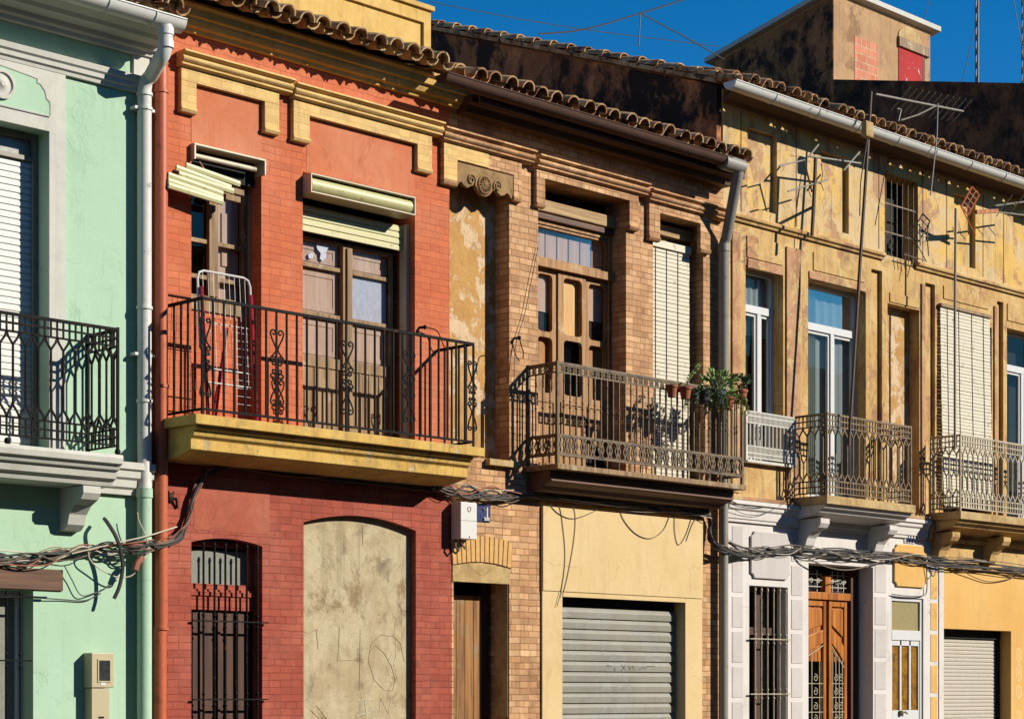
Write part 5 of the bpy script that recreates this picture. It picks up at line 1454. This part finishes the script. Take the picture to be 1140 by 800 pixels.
# flower pots on the brick house's rail
def leaf_quad(mb, p, d, w, rnd):
    d = d.normalized(); s = d.cross(Vector((rnd.uniform(-1, 1), rnd.uniform(-1, 1), rnd.uniform(-1, 1))))
    if s.length < .01: s = Vector((1, 0, 0))
    s.normalize(); n_ = s.cross(d) * w * .25; L = w * 2.1
    mb.face([p, p + d * L * .4 + s * w * .5 - n_, p + d * L, p + d * L * .4 - s * w * .5 - n_])
def pot_thing(px_, q, y, r, h, potm, leafm, kind, label, seed):
    rnd = random.Random(seed)
    base = P(px_, q, y)
    t = thing('potted_plant', label, 'potted plant', base, 'potted plants on the balcony rail')
    mb = MB(); mb.lathe([(r * .68, 0), (r * .95, h * .78), (r * 1.1, h * .8), (r * 1.12, h), (r * .98, h), (r * .93, h * .86), (.004, h * .85)], base, 18)
    mb.build('pot', potm, t, smooth=True)
    mb = MB(); st = MB(); top = base + Vector((0, 0, h * .88)); has = False
    if kind == 'sprig':
        for k in range(3):
            d = Vector((rnd.uniform(-.1, .5), rnd.uniform(-.2, .1), 1)); p = top.copy(); pts = [p.copy()]
            for j in range(9):
                p = p + d.normalized() * .042; d += Vector((rnd.uniform(-.12, .22), rnd.uniform(-.1, .1), -.02)); pts.append(p.copy())
                for m in range(2): leaf_quad(mb, p, Vector((rnd.uniform(-1, 1), rnd.uniform(-1, 1), rnd.uniform(-.1, 1))), .018, rnd)
            st.tube(pts, .003, 4); has = True
    elif kind == 'bush':
        for k in range(280):
            v = Vector((rnd.gauss(0, 1), rnd.gauss(0, 1), rnd.gauss(0, 1))).normalized() * rnd.uniform(.3, 1) ** .6
            p = top + Vector((v.x * .24, v.y * .14, .09 + v.z * .14)); leaf_quad(mb, p, v + Vector((0, 0, .4)), rnd.uniform(.016, .036), rnd)
        for k in range(7):
            st.tube([top, top + Vector((rnd.uniform(-.1, .1), rnd.uniform(-.08, .08), .12))], .004, 4); has = True
    elif kind == 'trail':
        for k in range(26):
            a = rnd.uniform(0, 6.28); p = top + Vector((.05 * math.cos(a), .05 * math.sin(a), .0)); d = Vector((math.cos(a), math.sin(a) * .6, .9)); pts = [p.copy()]
            for j in range(rnd.randint(5, 11)):
                p = p + d.normalized() * .03; d += Vector((rnd.uniform(-.1, .1), rnd.uniform(-.1, .1), -.42)); pts.append(p.copy())
                for m in range(3): leaf_quad(mb, p, Vector((rnd.uniform(-1, 1), rnd.uniform(-1, 1), rnd.uniform(-1, .5))), .017, rnd)
            st.tube(pts, .0022, 4); has = True
    elif kind == 'succulent':
        for k in range(9):
            a = rnd.uniform(0, 6.28); p = top.copy(); d = Vector((.6 * math.cos(a), .6 * math.sin(a), 1)); pts = [p.copy()]
            for j in range(4):
                p = p + d.normalized() * .045; d += Vector((rnd.uniform(-.3, .3), rnd.uniform(-.3, .3), .1)); pts.append(p.copy())
                for m in range(5 if j > 1 else 1): leaf_quad(mb, p, Vector((rnd.uniform(-1, 1), rnd.uniform(-1, 1), rnd.uniform(-.2, 1))), .03, rnd)
            st.tube(pts, .006, 5); has = True
    else:
        for k in range(60):
            v = Vector((rnd.uniform(-1, 1), rnd.uniform(-1, 1), rnd.uniform(.1, 1)))
            leaf_quad(mb, top + Vector((v.x * r * .8, v.y * r * .8, 0)), v, .014, rnd)
    mb.build('foliage', leafm, t)
    if has: st.build('stem', leafm, t)
    else: st.bm.free()
yp_ = -.50
pot_thing(748, 442, yp_, .062, .13, 'terracotta', 'leaf_dark', 'low', 'small terracotta pot with barely any growth, nearest the blind end of the rail', 1)
pot_thing(763, 444, yp_, .068, .13, 'terracotta', 'leaf', 'sprig', 'terracotta pot with tall thin arching sprigs on the rail', 2)
pot_thing(783, 450, yp_, .075, .14, 'pot_dark', 'leaf_dark', 'trail', 'dark pot with dark leaves trailing far down over the rail', 3)
pot_thing(800, 449, yp_, .07, .15, 'pot_blue', 'leaf', 'bush', 'blue-grey pot with a broad bright green bush', 4)
pot_thing(811, 456, yp_ - .03, .07, .14, 'terracotta', 'leaf_yel', 'trail', 'reddish pot half hidden by yellow-green trailing stems', 5)
pot_thing(825, 449, yp_ - .0, .07, .15, 'terracotta', 'leaf_dark', 'succulent', 'terracotta pot with an upright succulent at the corner of the rail', 6)

# meters and number tiles
mx0, mx1 = X(102, -.13), X(127, -.13)
zt = Z(102, 726, -.13); zm_ = Z(102, 765, -.13)
mbx = thing('meter_cabinet', 'tall beige meter cabinet on the mint green wall', 'meter box', ((mx0 + mx1) / 2, 0, 0))
mb = MB(); mb.box(mx0, mx1, -.13, 0, zm_, zt); mb.build('upper_case', 'box_beige', mbx, bevel=.008)
mb = MB(); mb.box(mx0 + .01, mx1 - .035, -.115, 0, .5, zm_ - .004); lc = mb.build('lower_case', 'box_beige', mbx, bevel=.006)
mb = MB(); mb.box(X(110, -.134), X(123, -.134), -.134, -.125, Z(110, 757, -.134), Z(110, 735, -.134)); wd_ = mb.build('reading_window', 'screen', mbx)
mb = MB(); frame(mb, X(109, -.137), X(124, -.137), Z(110, 759, -.137), Z(110, 733, -.137), -.137, -.129, .012); mb.build('window_rim', 'box_beige', wd_)
mb = MB(); mb.box(X(112, -.133), X(118, -.133), -.133, -.129, zm_ + .02, zm_ + .05); mb.build('latch', 'box_white', mbx)
mb = MB(); mb.box(X(110, -.12), X(116, -.12), -.118, -.1145, Z(110, 799, -.12), Z(110, 797, -.12)); mb.build('lock', 'iron', lc)
cx0, cx1 = X(513, -.16), X(531, -.16)
wb = thing('junction_box', 'white junction box on the corner of the red and brick houses', 'junction box', ((cx0 + cx1) / 2, 0, Z(513, 599, -.16)))
zt, z0_ = Z(513, 558, -.16), Z(513, 599, -.16)
mb = MB(); mb.box(cx0, cx1, -.16, -.02, z0_, zt); mb.build('case', 'box_white', wb, bevel=.006)
mb = MB(); mb.box(cx0 + .002, cx1 - .002, -.1615, -.158, (z0_ + zt) / 2 - .002, (z0_ + zt) / 2 + .002); mb.build('door_seam', 'pipe_grey', wb)
mb = MB(); q = Vector((cx0 + (cx1 - cx0) * .52, -.163, zt - .07))
mb.tube([q + Vector(v) for v in ((-.02, 0, .02), (-.02, 0, -.008), (0, 0, -.026), (.02, 0, -.008), (.02, 0, .02), (.0, 0, .026))], .003, 4, closed=True); mb.build('crest_mark', 'scratch', wb)
mb = MB(); mb.ball((cx0 + (cx1 - cx0) * .52, -.16, z0_ + .02), .008, 6); mb.build('lock', 'iron', wb)
mb = MB(); mb.tube([(cx0 + .01, -.08, z0_), (cx0 - .01, -.09, z0_ - .07), (cx0 + .03, -.09, z0_ - .11), (cx0 + .08, -.08, z0_ - .07), (cx0 + .07, -.08, z0_)], .012, 6)
mb.tube([(cx0 + .06, -.08, z0_), (cx0 + .08, -.1, z0_ - .06), (cx0 + .12, -.09, z0_ - .09), (cx0 + .15, -.06, z0_ - .07)], .010, 6); mb.build('cable_loop', 'cable_grey', wb, smooth=True)

def number_tile(x0, x1, z0, z1, label, strokes, body, mark):
    t = thing('house_number', label, 'number tile', ((x0 + x1) / 2, 0, z0), 'glazed house number tiles')
    mb = MB(); mb.box(x0, x1, -.014, 0, z0, z1); mb.build('tile', body, t, bevel=.003)
    mb = MB()
    w, h = x1 - x0, z1 - z0
    for st in strokes: mb.tube([(x0 + a * w, -.015, z0 + b * h) for a, b in st], .09 * w, 5)
    mb.build('numeral', mark, t)
number_tile(X(527), X(545), Z(531, 580), Z(531, 561), 'blue glazed number tile half hidden by the white junction box', [[(.56, .72), (.72, .84), (.72, .18)], [(.56, .16), (.88, .16)]], 'tile_blue', 'tile_white')
number_tile(X(1006), X(1017.5), Z(1006, 604), Z(1006, 588), 'white glazed number tile with blue figures above the orange plaque', [[(.26, .1), (.26, .92)], [(.5, .1), (.5, .92)], [(.76, .1), (.76, .92)]], 'tile_white', 'tile_blue')

# cables
def cr(pts, k=6):
    pts = [Vector(p) for p in pts]; out = []
    P_ = [pts[0] * 2 - pts[1]] + pts + [pts[-1] * 2 - pts[-2]]
    for i in range(1, len(P_) - 2):
        a, b, c, d = P_[i - 1:i + 3]
        for j in range(k):
            t = j / k
            out.append(.5 * ((2 * b) + (c - a) * t + (2 * a - 5 * b + 4 * c - d) * t * t + (3 * b - a - 3 * c + d) * t ** 3))
    out.append(pts[-1]); return out
def bundle(name, label, pts, mats, group='cable bundles strung along the fronts', spread=.03, seed=0, cat='cable bundle'):
    """mats: list of (material, count, radius, spread factor)"""
    c0 = P(*pts[len(pts) // 2])
    t = thing(name, label, cat, c0, group); rnd = random.Random(seed)
    for m, cnt, r, sf in mats:
        mb = MB()
        for k in range(cnt):
            pp = []
            for i, a in enumerate(pts):
                p = P(*a); s = spread * sf * (a[3] if False else 1)
                pp.append(p + Vector((rnd.uniform(-.3, .3) * s, rnd.uniform(-.5, .5) * s, rnd.uniform(-1, 1) * s)))
            mb.tube(cr(pp), r * rnd.choice((.6, .8, 1, 1, 1.25)), 6)
        mb.build('strand', m, t, smooth=True)
    return t
bundle('cable_bundle', 'thick tangle of dark and reddish cables across the mint wall', [(-40, 622, -.05), (0, 620, -.06), (30, 621, -.06), (60, 617, -.07), (90, 612, -.07), (120, 610, -.08), (150, 609, -.16), (172, 607, -.16)],
       [('cable', 6, .008, 1.2), ('cable_grey', 4, .006, 1.3), ('cable_red', 3, .006, 1.4), ('cable_white', 2, .006, 1.3)], spread=.05, seed=1)
bundle('cable_bundle', 'cables climbing the red wall to the underside of the yellow balcony', [(172, 607, -.16), (185, 602, -.12), (200, 595, -.08), (208, 582, -.06), (213, 562, -.05), (220, 540, -.05), (236, 522, -.05), (262, 518, -.05), (330, 526, -.05), (400, 533, -.05), (470, 541, -.05), (500, 546, -.06)],
       [('cable', 5, .010, 1.0), ('cable_grey', 4, .010, .8), ('cable_red', 3, .007, 1.3)], spread=.04, seed=2)
bundle('cable_bundle', 'grey and red cables draped over the brick wall above the white box', [(480, 540, -.08), (500, 544, -.09), (520, 547, -.09), (545, 550, -.08), (570, 552, -.07), (600, 553, -.07), (650, 556, -.06), (700, 560, -.06), (750, 566, -.06), (790, 573, -.09)],
       [('cable', 6, .009, 1.0), ('cable_grey', 5, .006, 1.5), ('cable_red', 2, .006, 1.5), ('cable_white', 1, .005, 1.5)], spread=.055, seed=3)
bundle('cable_bundle', 'black cables dropping behind the grey pipe below the brick balcony', [(786, 568, -.06), (791, 580, -.06), (790, 595, -.05), (796, 606, -.12), (806, 612, -.18), (818, 615, -.12), (830, 616, -.08)],
       [('cable', 6, .011, 1.0), ('cable_grey', 2, .008, 1.3)], spread=.05, seed=4)
bundle('cable_bundle', 'long twisted cables running over the white and orange ground floors', [(812, 606, -.09), (830, 614, -.07), (850, 614, -.07), (878, 612, -.07), (900, 613, -.07), (940, 615, -.07), (985, 619, -.07), (1020, 622, -.07), (1050, 626, -.08), (1090, 629, -.08), (1140, 633, -.08), (1200, 637, -.08)],
       [('cable', 7, .009, 1.0), ('cable_grey', 5, .006, 1.3), ('cable_white', 1, .005, 1.3)], spread=.055, seed=5)
def loose(label, pts, m='cable', r=.006, name='loose_cable', group='loose hanging cables', cat='cable'):
    mb = MB(); mb.tube(cr([P(*a) for a in pts]), r, 6); o = mb.build(name, m, smooth=True)
    recentre(o); return tag(o, label, cat, group)
loose('thick black hose bent like a hook over the mint wall cables', [(116, 577, -.10), (120, 582, -.16), (129, 597, -.20), (135, 615, -.20), (136.5, 632, -.19), (133, 652, -.17), (127, 666, -.15)], 'cable', .017, 'cut_hose', None, 'hose')
loose('thin white wire running up from the tangle onto the red wall', [(80, 616, -.1), (130, 604, -.16), (165, 596, -.17), (197, 586, -.10)], 'cable_white', .006)
loose('pale wire with a connector drooping from the mint tangle to the pipe', [(98, 612, -.1), (100, 622, -.1), (110, 632, -.09), (130, 642, -.11), (147, 640, -.15), (155, 628, -.17), (165, 615, -.17)], 'cable_white', .006)
loose('thin pale wire hanging down the mint pipe', [(153, 570, -.15), (155, 580, -.15), (163, 598, -.16), (166, 612, -.16)], 'cable_white', .005)
loose('slack thin wire looping below the tangle on the mint wall', [(72, 630, -.05), (80, 645, -.04), (90, 662, -.04), (104, 660, -.04), (122, 652, -.04), (130, 645, -.05)], 'cable', .005)
loose('thin wire stretched from the grille over the mint wall', [(0, 664, -.04), (40, 665, -.04), (70, 667, -.02), (95, 668, -.02), (112, 660, -.03)], 'cable', .005)
mb = MB(); mb.tube([P(150, 634, -.17), P(153, 626, -.17), P(158, 620, -.17)], .03, 8); cn = mb.build('cable_connector', 'cable_red', None, smooth=True); recentre(cn); tag(cn, 'small pinkish cable connector in front of the mint pipe', 'connector')
loose('wire with a long loop hanging down the left of the cream panel', [(610, 554, -.06), (622, 562, -.042), (627, 590, -.042), (629, 620, -.042), (626, 650, -.042), (620, 675, -.042)], 'cable', .0038)
loose('wire hanging straight in front of the cream panel beside the longer loop', [(632, 555, -.042), (640, 570, -.042), (639, 600, -.042), (632, 640, -.042), (626, 664, -.042)], 'cable_grey', .0038)
loose('shallow drooping wire at the upper left of the cream panel', [(608, 556, -.042), (620, 570, -.042), (636, 577, -.042), (655, 572, -.042), (673, 562, -.042)], 'cable', .0042)
loose('deep drooping black wire in the middle of the cream panel', [(688, 560, -.042), (694, 578, -.042), (708, 594, -.042), (724, 599, -.042), (738, 590, -.042), (746, 573, -.042)], 'cable', .0042)
loose('narrow looped wire right of the middle of the cream panel', [(751, 566, -.042), (751, 590, -.042), (755, 606, -.042), (763, 596, -.042), (770, 576, -.042)], 'cable', .0038)
loose('forked wire end near the right edge of the cream panel', [(776, 574, -.042), (770, 585, -.042), (764, 602, -.042)], 'cable', .0038)
loose('pale slack cable hanging across the top of the varnished door', [(892, 616, -.08), (905, 624, -.1), (925, 632, -.11), (945, 634, -.11), (965, 630, -.1), (985, 623, -.09)], 'cable_grey', .009)
loose('upper drooping wire on the white cornice', [(813, 556, -.12), (825, 562, -.1), (842, 565, -.09), (860, 562, -.09), (876, 557, -.11)], 'cable', .004)
loose('lower drooping wire on the white cornice', [(812, 563, -.12), (826, 571, -.08), (842, 573, -.08), (856, 569, -.09), (876, 558, -.11)], 'cable', .004)
loose('thin wire drooping over the orange wall', [(1068, 630, -.1), (1080, 640, -.04), (1100, 647, -.03), (1120, 645, -.03), (1140, 637, -.06)], 'cable', .006)
loose('thin wire running diagonally down to the orange plaque and door', [(1031, 626, -.06), (1032, 650, -.04), (1029, 662, -.03), (1010, 663, -.03), (993, 661, -.03)], 'cable', .007)
loose('thin looped wires tied below the cables at the orange blocks', [(1036, 628, -.07), (1035, 636, -.05), (1039, 641, -.05), (1042, 634, -.05), (1040, 627, -.07)], 'cable', .007)
loose('long thin wire hanging beside the brick pier over the niche', [(599, 275, -.02), (592, 310, -.03), (584, 350, -.03), (574, 385, -.03), (572, 430, -.05)], 'cable', .004)
# line brackets
for p, q, lab in ((473, 364, 'small black line bracket on the red wall over the balcony end'), (578, 376, 'small black line bracket on the brick pier beside the wooden window')):
    mb = MB(); a = P(p, q, -.06)
    mb.ball(a, .022, 6); mb.tube([a + Vector((-.02, .06, 0)), a], .014, 5)
    e = 1 if p < 500 else 1
    mb.tube(cr([a, a + Vector((.14 if p < 500 else -.1, -.02, -.02)), a + Vector((.2 if p < 500 else -.13, -.03, -.12)), a + Vector((.26 if p < 500 else -.14, -.02, -.2))]), .006, 5)
    if p > 500: mb.tube([a, a + Vector((.06, .0, -.14)), a + Vector((.085, .03, -.2))], .006, 5)
    o = mb.build('line_bracket', 'iron', None); recentre(o); tag(o, lab, 'bracket', 'clothes line brackets')

# ---------------------------------------------------------------- aerials
def aerial(label, base, name='television_aerial'):
    return thing(name, label, 'aerial', base, 'television aerials and poles')
# 1 tall pole clamped to the gutter with a long comb aerial over the roof
yP = -.60
a1 = aerial('tall dark pole past the white gutter carrying a long comb aerial', P(946, 460, yP))
top, bot = P(970, 102, yP), P(945, 496, yP)
mb = MB(); mb.tube([top, P(967, 150, yP)], .016, 8); mb.tube([P(967, 150, yP), P(957, 300, yP), bot], .020, 8)
mb.tube([P(964, 158, yP - .02), P(958, 205, yP - .02), P(957, 240, yP - .02)], .008, 5); mb.tube([P(968, 140, yP - .03), P(960, 190, yP - .03)], .007, 5)
mb.build('mast', 'mast', a1, smooth=True)
mb = MB(); q = P(967, 144, yP - .03); mb.box(q.x - .09, q.x + .07, q.y - .03, q.y + .05, q.z - .1, q.z + .09); mb.build('clamp', 'stone', a1, bevel=.02)
mb = MB(); A = P(975, 105, yP); B = P(1072, 124, yP + .2)
mb.tube([A, B], .016, 6)
for k in range(11):
    f = .27 + .072 * k; c = A.lerp(B, f)
    mb.tube([c + Vector((0, -.14, .11)), c + Vector((0, .14, -.11))], .007, 5)
mb.tube([P(1000, 135, yP + .1), P(1003, 122, yP + .1), P(999, 121, yP + .1)], .012, 5)
mb.tube([P(1003, 134, yP + .1), P(1022, 128, yP + .1), P(1042, 118, yP + .1)], .010, 5)
mb.tube([P(1044, 115, yP + .1), P(1043, 150, yP + .1), P(1036, 217, yP + .05)], .009, 5)
mb.build('comb_array', 'alu', a1)
# 2 aerial bracketed on the frieze
yQ = -.35
a2 = aerial('bare aerial of crossed rods on a short post against the ochre frieze', P(906, 262, yQ))
mb = MB(); mb.tube([P(908, 176, yQ), P(906, 225, yQ), P(904, 262, yQ)], .022, 8); mb.tube([P(895, 178, yQ), P(904, 214, yQ)], .012, 6); mb.tube([P(906, 228, yQ), P(906, 230, 0)], .02, 6)
mb.build('mast', 'mast', a2, smooth=True)
mb = MB()
for a, b, r in (((902, 174), (958, 182), .014), ((900, 175), (911, 161), .012), ((939, 190), (957, 169), .012), ((867, 185), (896, 178), .009), ((877, 213), (922, 200), .010)):
    mb.tube([P(a[0], a[1], yQ), P(b[0], b[1], yQ)], r, 6)
mb.tube(cr([P(914, 182, -.15), P(916, 195, -.12), P(914, 203, -.12), P(917, 212, -.12)]), .006, 5)
mb.build('rod_array', 'alu', a2)
# 3 pole with grid aerial at the right
yS = -.50
a3 = aerial('slim pole with a slanted red grid aerial and a long boom at the right', P(1064, 490, yS))
mb = MB(); mb.tube([P(1064, 232, yS), P(1063, 350, yS), P(1063, 500, yS)], .016, 8); mb.tube([P(1078, 226, yS), P(1079, 260, yS + .3)], .02, 6); mb.build('mast', 'alu', a3, smooth=True)
mb = MB(); c = [P(1070, 230, yS), P(1082, 208, yS), P(1090, 217, yS), P(1078, 239, yS)]
for i in range(4): mb.tube([c[i], c[(i + 1) % 4]], .011, 5)
for f in (.25, .5, .75): mb.tube([c[0].lerp(c[1], f), c[3].lerp(c[2], f)], .006, 4)
mb.tube([c[0].lerp(c[3], .5), c[1].lerp(c[2], .5)], .006, 4); mb.tube([c[0], P(1086, 262, yS)], .008, 5); mb.build('grid_reflector', 'red_pipe', a3)
mb = MB(); A = P(1086, 236, yS); B = P(1110, 235, yS); mb.tube([A, B], .035, 4); mb.build('boom_box', 'wood_orange', a3)
mb = MB()
for dz in (0, .11): mb.tube([P(1108, 229 + dz * 60, yS), P(1160, 222 + dz * 180, yS)], .012, 5)
for k in range(4):
    q = P(1118 + k * 13, 229, yS); mb.tube([q + Vector((0, -.12, .12)), q + Vector((0, .12, -.12))], .006, 4)
mb.build('boom', 'alu', a3)
# 4 wire grid left hanging under the little barred window
a4 = aerial('twisted wire grid dangling beside the small barred window', P(1030, 270, -.12), 'wire_grid')
mb = MB()
for k in range(5): mb.tube([P(1024, 250 + k * 5, -.12), P(1034, 248 + k * 5, -.16)], .006, 4)
mb.tube([P(1024, 249, -.12), P(1024.5, 274, -.12)], .008, 4); mb.tube([P(1034, 248, -.16), P(1032, 262, -.16), P(1034, 285, -.16)], .008, 4)
for k in range(4): mb.tube([P(1008 + k * 4, 280 + k * 1.5, -.12), P(1007 + k * 4, 294 + k, -.1)], .006, 4)
mb.tube([P(1006, 283, -.12), P(1030, 290, -.12)], .007, 4); mb.tube([P(1015, 290, -.1), P(1010, 308, -.08)], .006, 4)
mb.build('wires', 'mast', a4)
# 5 sky masts far behind
def lattice_mast(px_, y, label, r, sp):
    b = Vector((X(px_, y), y, 10)); t = thing('radio_mast', label, 'mast', b, 'guyed masts beyond the roofs')
    mb = MB(); pts = [b + Vector((sp * math.cos(2*math.pi*k/3), sp * math.sin(2*math.pi*k/3), 0)) for k in range(3)]
    for q in pts: mb.tube([q, q + Vector((0, 0, 12))], r, 5)
    for i in range(40):
        for k in range(3):
            mb.tube([pts[k] + Vector((0, 0, i * .3)), pts[(k + 1) % 3] + Vector((0, 0, i * .3 + .3))], r * .6, 4)
    mb.build('lattice', 'mast_red', t)
    mb = MB()
    for dx in (-2.4, 1.9): mb.tube([b + Vector((0, 0, 11)), b + Vector((dx, dx * -.6, 0))], .008, 4)
    mb.build('guy_wire', 'cable', t)
lattice_mast(1088, 9, 'slender lattice mast against the blue sky at the upper right', .018, .035)
lattice_mast(1139, 9, 'second lattice mast cut by the right edge of the photo', .014, .03)
mb = MB(); yk = 4.0
mb.tube(cr([P(600, 38, yk), P(650, 33, yk), P(713, 15, yk), P(770, -3, yk)]), .012, 5)
mb.tube([P(713, 15, yk), P(760, 40, yk), P(806, 66, yk)], .010, 5); mb.tube([P(713, 15, yk), P(711, 52, yk)], .008, 5)
o = mb.build('overhead_wire', 'cable', None); recentre(o); tag(o, 'forked black overhead wire crossing the blue sky above the dark gable', 'wire', 'overhead wires')
mb = MB(); mb.tube(cr([P(478, 2, yk), P(560, 18, yk), P(650, 33, yk), P(720, 42, yk), P(800, 52, yk)]), .006, 5)
o = mb.build('overhead_wire', 'cable', None); recentre(o); tag(o, 'faint straight overhead wire low over the roof ridge', 'wire', 'overhead wires')
